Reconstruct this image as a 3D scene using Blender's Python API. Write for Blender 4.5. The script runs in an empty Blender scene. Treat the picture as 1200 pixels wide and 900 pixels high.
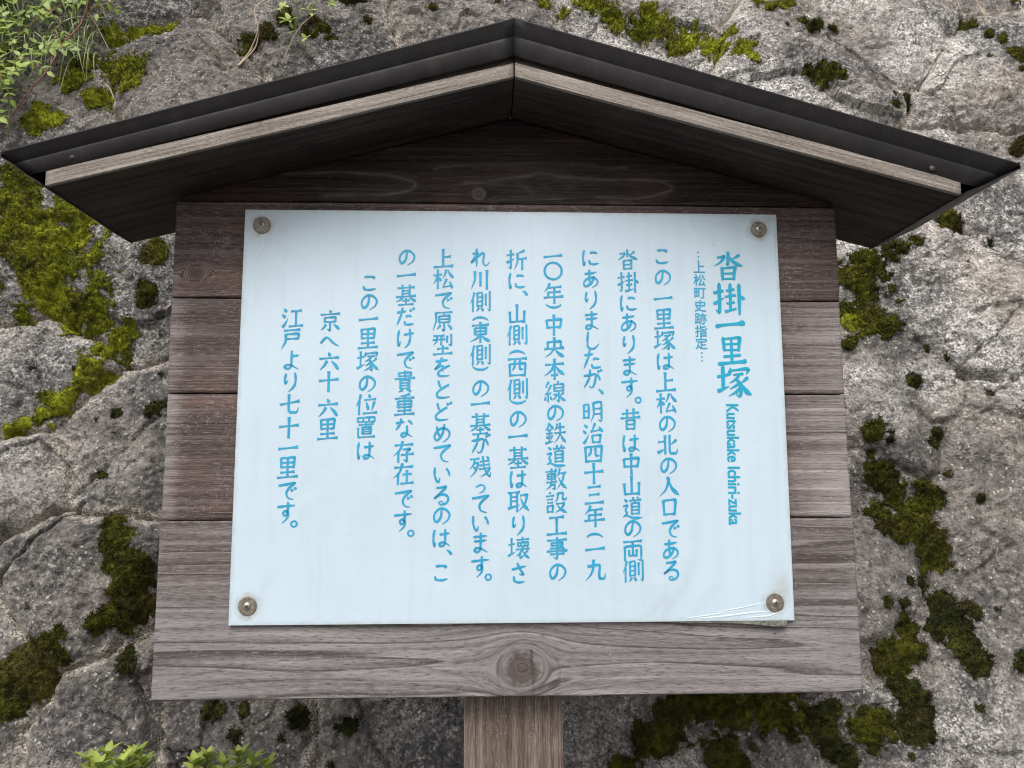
import bpy, bmesh, math, random
import numpy as np
from mathutils import Vector, Matrix
from mathutils.geometry import delaunay_2d_cdt

scene = bpy.context.scene
COL = scene.collection
random.seed(7)
rng = np.random.default_rng(11)

# ------------------------------------------------------------------ camera
CAM_Z = 1.50
CAM_D = 0.847                      # camera to the front of the boards
cam_d = bpy.data.cameras.new('camera')
cam = bpy.data.objects.new('camera', cam_d)
COL.objects.link(cam)
cam_d.sensor_width = 36.0
cam_d.lens = 901.0 / 1200.0 * 36.0
cam_d.clip_start = 0.02
cam_d.clip_end = 2000.0
RX = Vector((0.99937461, -0.035278, -0.00241701))     # camera right in the world
FW = Vector((0.03531232, 0.99209881, 0.12038681))     # camera forward
RX = (RX - FW * RX.dot(FW)).normalized(); FW.normalize()
UP = RX.cross(FW).normalized()
M = Matrix((RX, UP, -FW)).transposed().to_4x4()
M.translation = Vector((0.0, -CAM_D, CAM_Z))
cam.matrix_world = M
scene.camera = cam
CAMP = np.array([0.0, -CAM_D, CAM_Z])
aRX, aFW, aUP = np.array(RX), np.array(FW), np.array(UP)

# ------------------------------------------------------------------ sky and light (overcast)
SUN_EL, SUN_AZ = math.radians(52), math.radians(198)   # azimuth: clockwise from +Y
world = bpy.data.worlds.new('World')
scene.world = world
world.use_nodes = True
wn = world.node_tree.nodes; wl = world.node_tree.links
bg = wn['Background']
sky = wn.new('ShaderNodeTexSky')
sky.sky_type = 'NISHITA'
sky.sun_disc = False
sky.sun_elevation = SUN_EL
sky.sun_rotation = SUN_AZ
sky.air_density = 1.0
sky.dust_density = 6.0
sky.ozone_density = 1.0
cloud = wn.new('ShaderNodeHueSaturation')              # cloud cover takes most of the blue away
cloud.inputs['Saturation'].default_value = 0.42
wl.new(sky.outputs[0], cloud.inputs['Color'])
wl.new(cloud.outputs[0], bg.inputs['Color'])
bg.inputs['Strength'].default_value = 0.15
sun_d = bpy.data.lights.new('sun', 'SUN')
sun_d.energy = 1.3
sun_d.angle = math.radians(38)
sun_d.color = (1.0, 0.965, 0.92)
sun = bpy.data.objects.new('sun', sun_d)
COL.objects.link(sun)
sd = Vector((math.sin(SUN_AZ) * math.cos(SUN_EL), math.cos(SUN_AZ) * math.cos(SUN_EL), math.sin(SUN_EL)))
sun.rotation_euler = (-sd).to_track_quat('-Z', 'Y').to_euler()
sun.location = sd * 20
scene.view_settings.view_transform = 'Standard'
scene.view_settings.look = 'None'
scene.view_settings.gamma = 1.0
scene.view_settings.use_curve_mapping = False
scene.view_settings.exposure = 0.42
scene.render.engine = 'CYCLES'
scene.cycles.filter_width = 1.15

# ------------------------------------------------------------------ helpers
def ray(px, py):
    d = aFW * 901.0 + aRX * (px - 600.0) - aUP * (py - 450.0)
    return d

def at(px, py, Y):
    """photo pixel -> world point on the vertical plane y = Y"""
    d = ray(px, py)
    return CAMP + d * ((Y - CAMP[1]) / d[1])

def tag(o, label=None, cat=None, group=None, kind=None):
    if label: o['label'] = label
    if cat: o['category'] = cat
    if group: o['group'] = group
    if kind: o['kind'] = kind
    return o

def empty(name, loc, label, cat, group=None):
    o = bpy.data.objects.new(name, None)
    COL.objects.link(o)
    o.location = loc
    o.empty_display_size = 0.05
    tag(o, label, cat, group)
    return o

def origin(o):
    p = Vector((0, 0, 0))
    while o is not None:
        p += o.location
        o = o.parent
    return p

def link_mesh(name, me, mat, parent=None):
    o = bpy.data.objects.new(name, me)
    COL.objects.link(o)
    if parent is not None:
        off = origin(parent)
        me.transform(Matrix.Translation(-off))
        o.parent = parent
    for m in (mat if isinstance(mat, (list, tuple)) else [mat]):
        me.materials.append(m)
    return o

def mesh_obj(name, verts, faces, mat, parent=None, smooth=False, attrs=None):
    """world-space vertices -> ONE linked object"""
    me = bpy.data.meshes.new(name)
    if isinstance(faces, np.ndarray):
        n = faces.shape[1]
        verts = np.asarray(verts, dtype=np.float32)
        me.vertices.add(len(verts)); me.vertices.foreach_set('co', verts.ravel())
        me.loops.add(faces.size); me.loops.foreach_set('vertex_index', faces.ravel().astype(np.int32))
        me.polygons.add(len(faces))
        me.polygons.foreach_set('loop_start', np.arange(0, faces.size, n, dtype=np.int32))
        me.update(calc_edges=True)
    else:
        me.from_pydata([tuple(v) for v in verts], [], [tuple(f) for f in faces])
        me.update()
    for k, v in (attrs or {}).items():
        v = np.asarray(v, dtype=np.float32)
        if v.ndim == 1:
            a = me.attributes.new(k, 'FLOAT', 'POINT'); a.data.foreach_set('value', v)
        else:
            a = me.attributes.new(k, 'FLOAT_VECTOR', 'POINT'); a.data.foreach_set('vector', v.ravel())
    if smooth:
        me.polygons.foreach_set('use_smooth', np.ones(len(me.polygons), dtype=bool))
    me.validate()
    return link_mesh(name, me, mat, parent)

def bm_obj(name, bm, mat, parent=None, smooth=False):
    me = bpy.data.meshes.new(name)
    bmesh.ops.recalc_face_normals(bm, faces=bm.faces[:])
    bm.to_mesh(me); bm.free()
    if smooth:
        for p in me.polygons: p.use_smooth = True
    return link_mesh(name, me, mat, parent)

# ---- gradient noise in numpy
_perm = rng.permutation(512)
_ga = rng.uniform(0, 2 * math.pi, 512)
_gx, _gy = np.cos(_ga), np.sin(_ga)
def gnoise(x, y, seed=0):
    x = np.asarray(x, dtype=np.float64) + seed * 17.31; y = np.asarray(y, dtype=np.float64) - seed * 9.77
    xi = np.floor(x).astype(int); yi = np.floor(y).astype(int)
    xf = x - xi; yf = y - yi
    u = xf * xf * xf * (xf * (xf * 6 - 15) + 10); v = yf * yf * yf * (yf * (yf * 6 - 15) + 10)
    def g(ix, iy, dx, dy):
        h = _perm[(_perm[ix & 511] + iy) & 511]
        return _gx[h] * dx + _gy[h] * dy
    a = g(xi, yi, xf, yf); b = g(xi + 1, yi, xf - 1, yf)
    c = g(xi, yi + 1, xf, yf - 1); d = g(xi + 1, yi + 1, xf - 1, yf - 1)
    return (a + u * (b - a)) + v * ((c + u * (d - c)) - (a + u * (b - a)))

def fbm(x, y, octv=4, gain=0.5, seed=0):
    s = 0; a = 1.0
    for i in range(octv):
        s = s + a * gnoise(x * 2 ** i, y * 2 ** i, seed + i)
        a *= gain
    return s

def sstep(a, b, x):
    t = np.clip((x - a) / (b - a), 0, 1)
    return t * t * (3 - 2 * t)

# ---- node helper
class NT:
    def __init__(s, name):
        s.m = bpy.data.materials.new(name); s.m.use_nodes = True
        s.t = s.m.node_tree; s.n = s.t.nodes; s.l = s.t.links
        s.b = s.n['Principled BSDF']
    def new(s, typ, **kw):
        n = s.n.new(typ)
        for k, v in kw.items(): setattr(n, k, v)
        return n
    def set(s, sock, v):
        if isinstance(v, bpy.types.NodeSocket): s.l.new(v, sock)
        else:
            if isinstance(v, tuple) and len(v) == 3 and sock.type == 'RGBA': v = (*v, 1)
            sock.default_value = v
    def attr(s, name):
        return s.new('ShaderNodeAttribute', attribute_name=name)
    def math(s, op, a, b=0.0, c=None, clamp=False):
        n = s.new('ShaderNodeMath', operation=op, use_clamp=clamp)
        s.set(n.inputs[0], a); s.set(n.inputs[1], b)
        if c is not None: s.set(n.inputs[2], c)
        return n.outputs[0]
    def mix(s, f, a, b, blend='MIX'):
        n = s.new('ShaderNodeMix', data_type='RGBA', blend_type=blend)
        s.set(n.inputs[0], f); s.set(n.inputs[6], a); s.set(n.inputs[7], b)
        return n.outputs[2]
    def ramp(s, f, stops):
        n = s.new('ShaderNodeValToRGB')
        e = n.color_ramp.elements
        while len(e) < len(stops): e.new(0.5)
        for i, (p, c) in enumerate(stops):
            e[i].position = p
            e[i].color = (c, c, c, 1) if not isinstance(c, tuple) else (*c, 1)
        s.set(n.inputs[0], f)
        return n.outputs[0]
    def noise(s, vec, scale, detail=4, rough=0.55, dist=0.0):
        n = s.new('ShaderNodeTexNoise')
        s.set(n.inputs['Vector'], vec); n.inputs['Scale'].default_value = scale
        n.inputs['Detail'].default_value = detail; n.inputs['Roughness'].default_value = rough
        n.inputs['Distortion'].default_value = dist
        return n.outputs[0]
    def voro(s, vec, scale, out='Distance', feature='F1', rnd=1.0):
        n = s.new('ShaderNodeTexVoronoi', feature=feature)
        s.set(n.inputs['Vector'], vec); n.inputs['Scale'].default_value = scale
        n.inputs['Randomness'].default_value = rnd
        return n.outputs[out]
    def obj(s):
        return s.new('ShaderNodeTexCoord').outputs['Object']
    def comb(s, x, y, z=0.0):
        n = s.new('ShaderNodeCombineXYZ')
        s.set(n.inputs[0], x); s.set(n.inputs[1], y); s.set(n.inputs[2], z)
        return n.outputs[0]
    def bump(s, h, strength=0.5, dist=0.002, prev=None):
        n = s.new('ShaderNodeBump')
        s.set(n.inputs['Height'], h); n.inputs['Strength'].default_value = strength
        n.inputs['Distance'].default_value = dist
        if prev is not None: s.l.new(prev, n.inputs['Normal'])
        s.l.new(n.outputs[0], s.b.inputs['Normal'])
        return n.outputs[0]
    def done(s, col=None, rough=None, metal=None, spec=None):
        if col is not None: s.set(s.b.inputs['Base Color'], col)
        if rough is not None: s.set(s.b.inputs['Roughness'], rough)
        if metal is not None: s.set(s.b.inputs['Metallic'], metal)
        if spec is not None: s.set(s.b.inputs['Specular IOR Level'], spec)
        return s.m

# ------------------------------------------------------------------ materials
def mat_rock():
    t = NT('rock')
    o = t.obj()
    stain = t.attr('stain').outputs['Fac']; mort = t.attr('mortar').outputs['Fac']
    tone = t.attr('tone').outputs['Fac']
    n1 = t.noise(o, 9, 6, 0.62)
    n2 = t.noise(o, 60, 6, 0.68, 0.6)
    n3 = t.noise(o, 230, 4, 0.7)
    base = t.ramp(n2, [(0.36, (0.040, 0.037, 0.036)), (0.45, (0.170, 0.162, 0.155)), (0.55, (0.345, 0.335, 0.322)), (0.68, (0.56, 0.545, 0.525))])
    base = t.mix(t.ramp(n1, [(0.38, 0.0), (0.62, 0.55)]), base, (0.36, 0.345, 0.330))
    # crystals: pale and dark mineral grains
    vc = t.new('ShaderNodeTexVoronoi', feature='F1'); t.set(vc.inputs['Vector'], o); vc.inputs['Scale'].default_value = 300; vc.inputs['Detail'].default_value = 1.0
    sep = t.new('ShaderNodeSeparateColor'); t.l.new(vc.outputs['Color'], sep.inputs[0])
    patch = t.noise(o, 28, 4, 0.6)
    lightg = t.math('MULTIPLY', t.ramp(sep.outputs[0], [(0.72, 0.0), (0.80, 1.0)]), t.ramp(patch, [(0.36, 0.15), (0.60, 0.85)]))
    base = t.mix(lightg, base, (0.72, 0.70, 0.68))
    darkg = t.math('MULTIPLY', t.ramp(sep.outputs[1], [(0.70, 0.0), (0.78, 1.0)]), t.ramp(n3, [(0.42, 0.0), (0.56, 0.85)]))
    base = t.mix(darkg, base, (0.045, 0.043, 0.045))
    base = t.mix(t.ramp(n3, [(0.56, 0.0), (0.70, 0.55)]), base, (0.50, 0.475, 0.46))
    # quartz flecks and dark pits a few millimetres wide
    vq = t.new('ShaderNodeTexVoronoi', feature='F1'); t.set(vq.inputs['Vector'], o); vq.inputs['Scale'].default_value = 150
    vq.inputs['Randomness'].default_value = 1.0
    sq = t.new('ShaderNodeSeparateColor'); t.l.new(vq.outputs['Color'], sq.inputs[0])
    blob = t.ramp(t.math('ADD', vq.outputs['Distance'], t.math('MULTIPLY', t.math('SUBTRACT', n3, 0.5), 1.1)), [(0.26, 1.0), (0.36, 0.0)])
    qz = t.math('MULTIPLY', t.math('MULTIPLY', t.ramp(sq.outputs[0], [(0.70, 0.0), (0.74, 1.0)]), blob), t.ramp(patch, [(0.40, 0.25), (0.56, 1.0)]))
    pit = t.math('MULTIPLY', t.ramp(sq.outputs[1], [(0.66, 0.0), (0.70, 0.9)]), blob)
    # pinkish and ochre weathering
    base = t.mix(t.ramp(t.noise(o, 5, 3), [(0.50, 0.0), (0.66, 0.35)]), base, (0.30, 0.24, 0.21))
    och = t.ramp(t.noise(o, 17, 3, 0.5), [(0.70, 0.0), (0.75, 0.5)])
    base = t.mix(och, base, (0.40, 0.34, 0.20))
    # broad patches: clean pale faces, brownish weathered ones, sooty ones
    big = t.noise(o, 3.2, 5, 0.6, 0.4)
    base = t.mix(t.ramp(big, [(0.42, 0.80), (0.56, 0.0)]), base, t.mix(t.ramp(n2, [(0.35, 0.0), (0.65, 1.0)]), (0.075, 0.066, 0.060), (0.25, 0.225, 0.205)))
    base = t.mix(t.ramp(t.noise(o, 24, 5, 0.65, 0.8), [(0.58, 0.0), (0.64, 0.55)]), base, (0.085, 0.078, 0.073))
    # dark lichen film
    lf = t.math('MULTIPLY', stain, t.ramp(t.noise(o, 95, 5, 0.7), [(0.36, 0.0), (0.56, 0.9)]))
    base = t.mix(lf, base, (0.055, 0.054, 0.056))
    # mortar and grit in the joints
    mc = t.ramp(t.noise(o, 300, 4, 0.7), [(0.36, (0.07, 0.06, 0.05)), (0.47, (0.30, 0.265, 0.23)), (0.60, (0.66, 0.62, 0.57))])
    base = t.mix(t.math('MULTIPLY', mort, 0.8), base, mc)
    base = t.mix(t.math('MULTIPLY', pit, 0.6), base, (0.040, 0.037, 0.035))
    base = t.mix(t.math('MULTIPLY', qz, 0.50), base, (0.70, 0.685, 0.66))
    g = t.new('ShaderNodeHueSaturation'); t.set(g.inputs['Color'], t.mix(1.0, base, (0.985, 0.985, 0.965), 'MULTIPLY')); t.set(g.inputs['Value'], tone)
    h = t.math('ADD', t.math('MULTIPLY', t.math('SUBTRACT', qz, pit), 0.35), t.math('ADD', t.math('MULTIPLY', n2, 1.7), t.math('ADD', t.math('MULTIPLY', n3, 0.75), t.math('MULTIPLY', vc.outputs['Distance'], 0.3))))
    t.bump(h, 1.0, 0.0055)
    return t.done(g.outputs[0], 0.92, 0, 0.25)

def mat_moss(name, dark, mid, lite):
    t = NT(name)
    o = t.obj()
    n = t.math('ADD', t.math('MULTIPLY', t.noise(o, 60, 5, 0.65), 0.55), t.math('MULTIPLY', t.noise(o, 16, 4, 0.6), 0.45))
    sp = t.attr('tip').outputs['Fac']
    f = t.math('ADD', t.math('MULTIPLY', n, 1.45), t.math('MULTIPLY', t.math('SUBTRACT', sp, 0.5), 0.30))
    c = t.ramp(f, [(0.48, dark), (0.68, mid), (0.90, lite)])
    c = t.mix(t.ramp(t.noise(o, 13, 3), [(0.52, 0.0), (0.68, 0.55)]), c, (0.075, 0.060, 0.022))
    t.bump(t.noise(o, 420, 3, 0.7), 0.8, 0.003)
    return t.done(c, 0.9, 0, 0.15)

def mat_wood(name, dark, lite, grey_d, grey_l, fa=5.0, fp=150.0, line=55.0, line_amt=0.5, contrast=1.0, crack=0.6, red=None, fleck=1.0):
    """weathered timber; al = along the grain (m), psi = across, bent round the knots"""
    t = NT(name)
    al = t.attr('al').outputs['Fac']; psi = t.attr('psi').outputs['Fac']
    crk = t.attr('crk').outputs['Fac']
    kn = t.attr('kn').outputs['Fac']; kr = t.attr('kr').outputs['Fac']
    wx = t.attr('wx').outputs['Fac']; pale = t.attr('pale').outputs['Fac']
    A = t.comb(t.math('MULTIPLY', al, fa), t.math('MULTIPLY', psi, fp))
    nA = t.noise(A, 1.0, 6, 0.62)
    B = t.comb(t.math('MULTIPLY', al, fa * 22), t.math('MULTIPLY', psi, fp * 6))
    nB = t.noise(B, 1.0, 4, 0.65)
    L = t.comb(t.math('MULTIPLY', al, 0.8), t.math('MULTIPLY', psi, line))
    nL = t.noise(L, 1.0, 2, 0.4)
    saw = t.math('FRACT', t.math('MULTIPLY', nL, 9.0))
    lines = t.ramp(saw, [(0.0, 1.0), (0.07, 0.55), (0.20, 0.18), (0.60, 0.0), (0.93, 0.05), (0.97, 1.0)])
    pale_streak = t.ramp(saw, [(0.84, 0.0), (0.90, 0.55), (0.94, 0.0)])  # thin paler grain line next to each dark growth line
    brown = t.mix(t.ramp(nA, [(0.30, 0.0), (0.70, 1.0)]), dark, lite)
    if red: brown = t.mix(t.ramp(t.noise(t.comb(t.math('MULTIPLY', al, 9), t.math('MULTIPLY', psi, 30)), 1.0, 3), [(0.50, 0.0), (0.66, 0.6)]), brown, red)
    grey = t.mix(t.ramp(nA, [(0.32, 0.0), (0.68, 1.0)]), grey_d, grey_l)
    w = t.math('ADD', wx, t.math('MULTIPLY', t.math('SUBTRACT', nA, 0.5), 1.0), clamp=True)
    c = t.mix(w, brown, grey)
    c = t.mix(t.math('MULTIPLY', lines, line_amt), c, (dark[0] * 0.6, dark[1] * 0.58, dark[2] * 0.56))
    c = t.mix(t.math('MULTIPLY', pale_streak, line_amt), c, grey_l)
    c = t.mix(t.ramp(nB, [(0.54, 0.0), (0.68, 0.50 * contrast)]), c, grey_l)
    c = t.mix(t.ramp(nB, [(0.32, 0.75 * contrast), (0.47, 0.0)]), c, (dark[0] * 0.5, dark[1] * 0.5, dark[2] * 0.5))
    C = t.comb(t.math('MULTIPLY', al, 2.2), t.math('MULTIPLY', psi, 110.0), 3.3)
    ck = t.ramp(t.noise(C, 1.0, 2, 0.5, 0.3), [(0.262, 1.0), (0.285, 0.0)])
    c = t.mix(t.math('MULTIPLY', ck, crack), c, (0.018, 0.014, 0.012))
    # scuffed pale flecks
    o = t.obj()
    fl = t.math('MULTIPLY', t.ramp(t.noise(o, 420, 3, 0.7), [(0.58, 0.0), (0.65, 0.45)]), t.ramp(t.noise(o, 30, 4), [(0.47, 0.0), (0.58, 1.0)]))
    c = t.mix(t.math('MULTIPLY', fl, fleck), c, grey_l)
    # knot: rings and dark heart
    rings = t.ramp(t.math('FRACT', t.math('MULTIPLY', t.math('ADD', kr, t.math('MULTIPLY', t.noise(o, 70, 3), 0.010)), 300.0)), [(0.0, 0.0), (0.5, 1.0), (1.0, 0.0)])
    kc = t.mix(t.math('MULTIPLY', rings, 0.5), (0.052, 0.038, 0.034), (0.105, 0.081, 0.075))
    c = t.mix(kn, c, kc)
    c = t.mix(t.math('MULTIPLY', pale, t.ramp(nB, [(0.30, 0.35), (0.6, 1.0)])), c, grey_l)
    c = t.mix(t.math('MULTIPLY', crk, t.ramp(nB, [(0.25, 1.0), (0.75, 0.55)])), c, (0.020, 0.016, 0.014))
    h = t.math('SUBTRACT', t.math('ADD', t.math('MULTIPLY', nA, 0.7), t.math('MULTIPLY', nB, 0.6)), t.math('ADD', t.math('MULTIPLY', ck, 1.5), t.math('MULTIPLY', lines, 0.35)))
    t.bump(h, 0.55, 0.0016)
    return t.done(c, 0.82, 0, 0.3)

def mat_metal():
    t = NT('painted_sheet_metal')
    o = t.obj()
    c = t.ramp(t.noise(o, 14, 5, 0.6), [(0.3, (0.0048, 0.0043, 0.0046)), (0.7, (0.0095, 0.0084, 0.0088))])
    c = t.mix(t.ramp(t.noise(o, 330, 3, 0.7), [(0.70, 0.0), (0.76, 0.5)]), c, (0.16, 0.15, 0.14))
    st = t.new('ShaderNodeMapping'); t.l.new(o, st.inputs[0]); st.inputs['Scale'].default_value = (90, 90, 6)
    c = t.mix(t.ramp(t.noise(st.outputs[0], 1.0, 3), [(0.56, 0.0), (0.75, 0.35)]), c, (0.028, 0.025, 0.023))
    c = t.mix(t.ramp(t.noise(o, 45, 6, 0.7), [(0.52, 0.0), (0.74, 0.28)]), c, (0.045, 0.040, 0.037))
    t.bump(t.noise(o, 9, 3), 0.3, 0.012)
    return t.done(c, t.ramp(t.noise(o, 40, 3), [(0.3, 0.5), (0.7, 0.68)]), 0, 0.28)

def mat_panel():
    t = NT('coated_sign_face')
    o = t.obj()
    gr = t.attr('grime').outputs['Fac']
    c = t.ramp(t.noise(o, 7, 4, 0.5), [(0.35, (0.445, 0.555, 0.635)), (0.65, (0.480, 0.592, 0.672))])
    mp = t.new('ShaderNodeMapping'); t.l.new(o, mp.inputs[0]); mp.inputs['Scale'].default_value = (70, 70, 6)
    c = t.mix(t.ramp(t.noise(mp.outputs[0], 1.0, 4, 0.6), [(0.50, 0.0), (0.72, 0.30)]), c, (0.40, 0.475, 0.51))
    c = t.mix(t.ramp(t.noise(o, 32, 5, 0.65), [(0.58, 0.0), (0.74, 0.30)]), c, (0.56, 0.665, 0.725))
    sp = t.math('MULTIPLY', t.ramp(t.noise(o, 240, 3, 0.6), [(0.70, 0.0), (0.74, 0.6)]), t.ramp(t.noise(o, 15, 3), [(0.48, 0.0), (0.6, 1.0)]))
    c = t.mix(sp, c, (0.28, 0.31, 0.31))
    gf = t.math('MULTIPLY', gr, t.ramp(t.noise(o, 120, 5, 0.7), [(0.30, 0.25), (0.62, 1.0)]))
    c = t.mix(gf, c, (0.27, 0.24, 0.17))
    t.bump(t.noise(o, 26, 3), 0.08, 0.003)
    return t.done(c, t.ramp(t.noise(o, 22, 4), [(0.3, 0.30), (0.7, 0.45)]), 0, 0.45)

def mat_plain(name, col, rough=0.5, metal=0.0, var=0.25, scale=60, spec=0.4):
    t = NT(name)
    o = t.obj()
    lo = tuple(c * (1 - var) for c in col); hi = tuple(min(1, c * (1 + var)) for c in col)
    c = t.ramp(t.noise(o, scale, 4, 0.6), [(0.32, lo), (0.68, hi)])
    return t.done(c, rough, metal, spec)

def mat_leaf(name, lo, hi, trans=0.35):
    t = NT(name)
    rnd = t.attr('tip').outputs['Fac']
    c = t.mix(rnd, lo, hi)
    c = t.mix(t.ramp(t.noise(t.obj(), 120, 3), [(0.45, 0.0), (0.7, 0.4)]), c, hi)
    t.set(t.b.inputs['Base Color'], c); t.b.inputs['Roughness'].default_value = 0.45
    tr = t.new('ShaderNodeBsdfTranslucent'); t.set(tr.inputs['Color'], c)
    mx = t.new('ShaderNodeMixShader'); mx.inputs[0].default_value = trans
    out = [n for n in t.n if n.type == 'OUTPUT_MATERIAL'][0]
    t.l.new(t.b.outputs[0], mx.inputs[1]); t.l.new(tr.outputs[0], mx.inputs[2]); t.l.new(mx.outputs[0], out.inputs[0])
    return t.m

ROCK = mat_rock()
MOSS_BRIGHT = mat_moss('moss_bright', (0.026, 0.030, 0.004), (0.165, 0.185, 0.013), (0.42, 0.46, 0.035))
MOSS_OLIVE = mat_moss('moss_olive', (0.013, 0.0135, 0.003), (0.046, 0.047, 0.006), (0.120, 0.130, 0.013))
MOSS_DARK = mat_moss('moss_dark', (0.008, 0.009, 0.003), (0.024, 0.027, 0.006), (0.066, 0.074, 0.013))
MOSSES = {'bright': MOSS_BRIGHT, 'olive': MOSS_OLIVE, 'dark': MOSS_DARK}
WOOD_BOT = mat_wood('weathered_grey_wood', (0.070, 0.055, 0.050), (0.175, 0.145, 0.135), (0.128, 0.117, 0.118), (0.300, 0.284, 0.286), 4.0, 110.0, 20.0, 0.75)
WOOD_MID = mat_wood('stained_brown_wood', (0.038, 0.026, 0.023), (0.108, 0.077, 0.070), (0.15, 0.132, 0.130), (0.36, 0.325, 0.32), 4.0, 210.0, 85.0, 0.45, 1.0, 0.5, (0.145, 0.085, 0.068))
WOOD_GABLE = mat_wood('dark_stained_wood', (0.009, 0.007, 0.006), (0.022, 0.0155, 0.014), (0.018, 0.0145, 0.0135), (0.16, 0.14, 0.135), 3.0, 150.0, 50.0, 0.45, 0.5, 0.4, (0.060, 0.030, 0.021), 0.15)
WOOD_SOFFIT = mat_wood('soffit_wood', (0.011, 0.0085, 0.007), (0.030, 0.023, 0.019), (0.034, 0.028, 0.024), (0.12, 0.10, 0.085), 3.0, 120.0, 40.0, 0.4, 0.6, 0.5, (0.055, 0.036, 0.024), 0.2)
WOOD_EDGE = mat_wood('pale_edge_wood', (0.060, 0.045, 0.036), (0.20, 0.165, 0.138), (0.19, 0.165, 0.145), (0.46, 0.42, 0.375), 8.0, 260.0, 100.0, 0.35)
WOOD_POST = mat_wood('post_wood', (0.062, 0.043, 0.033), (0.175, 0.130, 0.104), (0.16, 0.135, 0.12), (0.34, 0.30, 0.27), 2.5, 130.0, 60.0, 0.55, 1.0, 0.8)
METAL = mat_metal()
PANEL = mat_panel()
INK = mat_plain('blue_ink', (0.020, 0.285, 0.480), 0.42, 0, 0.14, 45)
INK_TEAL = mat_plain('teal_ink', (0.008, 0.300, 0.460), 0.42, 0, 0.10, 45)
STEEL = mat_plain('dull_steel', (0.42, 0.40, 0.36), 0.42, 0.85, 0.3, 300)
WASHER = mat_plain('dirty_washer', (0.20, 0.18, 0.145), 0.6, 0.55, 0.4, 260)
RECESS = mat_plain('screw_recess', (0.02, 0.02, 0.02), 0.8)
FILM = mat_plain('film_crease', (0.56, 0.66, 0.72), 0.3, 0, 0.05, 80)
GRIMY = mat_plain('grimy_film', (0.085, 0.09, 0.07), 0.6, 0, 0.8, 220)
NAIL = mat_plain('nail_head', (0.06, 0.055, 0.055), 0.6, 0.3)
STEM_DRY = mat_plain('dry_stem', (0.38, 0.31, 0.23), 0.8, 0, 0.3)
STEM_RED = mat_plain('red_stem', (0.22, 0.085, 0.06), 0.6, 0, 0.3)
STEM_BROWN = mat_plain('brown_twig', (0.13, 0.095, 0.07), 0.8, 0, 0.3)
STEM_GREEN = mat_plain('green_stem', (0.14, 0.19, 0.05), 0.6, 0, 0.3)
LEAF = mat_leaf('weed_leaf', (0.095, 0.165, 0.022), (0.30, 0.40, 0.065))
LEAF_PALE = mat_leaf('pale_leaf', (0.24, 0.34, 0.07), (0.46, 0.54, 0.17))
LEAF_SHRUB = mat_leaf('shrub_leaf', (0.12, 0.20, 0.030), (0.40, 0.47, 0.10))
GRASS = mat_leaf('grass_blade', (0.07, 0.12, 0.025), (0.24, 0.28, 0.08), 0.25)
GRAVEL = NT('gravel')
_o = GRAVEL.obj()
GRAVEL.bump(GRAVEL.voro(_o, 60), 0.8, 0.01)
GRAVEL = GRAVEL.done(GRAVEL.ramp(GRAVEL.voro(_o, 60, 'Color'), [(0.1, (0.06, 0.058, 0.055)), (0.9, (0.18, 0.17, 0.16))]), 0.9)

# ------------------------------------------------------------------ ground
g = mesh_obj('ground', [(-300, -300, 0), (300, -300, 0), (300, 300, 0), (-300, 300, 0)], [(0, 1, 2, 3)], GRAVEL)
tag(g, kind='structure')

# ------------------------------------------------------------------ where the moss grows
MOSS_DEFS = []
def defmoss(*a, **k): MOSS_DEFS.append((a, k))
defmoss('large bright yellow-green moss mat left of the board below the left eave',
     [(15, 250, 45), (60, 275, 50), (105, 285, 36), (20, 300, 30), (80, 320, 45), (55, 350, 32), (105, 365, 30), (25, 215, 25), (150, 390, 13), (140, 402, 13), (127, 415, 18), (112, 430, 18),
      (100, 443, 16), (85, 457, 13), (70, 473, 13), (58, 487, 10), (48, 497, 10), (63, 503, 9), (20, 505, 11), (35, 500, 9), (10, 340, 16)], 'bright', 40, thick=0.016, holes=0.62)
defmoss('yellow-green moss band around the round boulder above the left roof slope',
     [(157, 97, 24), (162, 120, 14), (110, 85, 25), (130, 50, 20), (165, 43, 15), (207, 40, 12), (117, 125, 18), (100, 105, 22), (185, 42, 12), (55, 150, 18), (70, 148, 14), (8, 10, 20), (8, 70, 14), (8, 100, 18)], 'bright', 50)
defmoss('dark moss row with sprouts above the left roof slope near the top edge',
     [(287, 60, 14), (300, 57, 10), (318, 50, 13), (340, 36, 15), (370, 42, 18), (393, 60, 10), (415, 5, 14), (430, 30, 8), (505, 8, 14), (510, 30, 10)], 'olive', 60)
defmoss('long olive moss belt above the right roof slope beside the ridge',
     [(637, 15, 13), (657, 24, 11), (690, 12, 20), (705, 18, 18), (720, 30, 15), (750, 37, 20), (777, 37, 18), (760, 20, 14), (793, 55, 15), (810, 48, 20), (833, 62, 18), (863, 75, 15),
      (875, 90, 8), (910, 18, 14), (880, 22, 10), (895, 30, 9), (850, 50, 12)], 'bright', 70, thick=0.012, holes=0.18)
defmoss('small olive moss cushions on top of the rounded stone above the right roof slope', [(943, 50, 12), (932, 42, 9), (967, 52, 8)], 'olive', 80)
defmoss('moss tuft right against the upper right roof edge under the rounded stone', [(953, 110, 15), (937, 106, 9), (970, 116, 8)], 'olive', 85)
defmoss('moss streak in the crack at the upper right edge of the photo', [(1130, 33, 12), (1150, 50, 8), (1165, 58, 7), (1183, 80, 13), (1192, 90, 9), (1182, 98, 6), (1190, 2, 9)], 'olive', 90)
defmoss('moss cushion beside the right end of the roof eave', [(1192, 175, 11), (1183, 184, 9), (1198, 168, 8)], 'olive', 95)
defmoss('pair of small moss tufts under the right eave', [(1110, 263, 13), (1100, 258, 7), (1063, 292, 9), (1045, 300, 10)], 'olive', 96)
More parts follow.
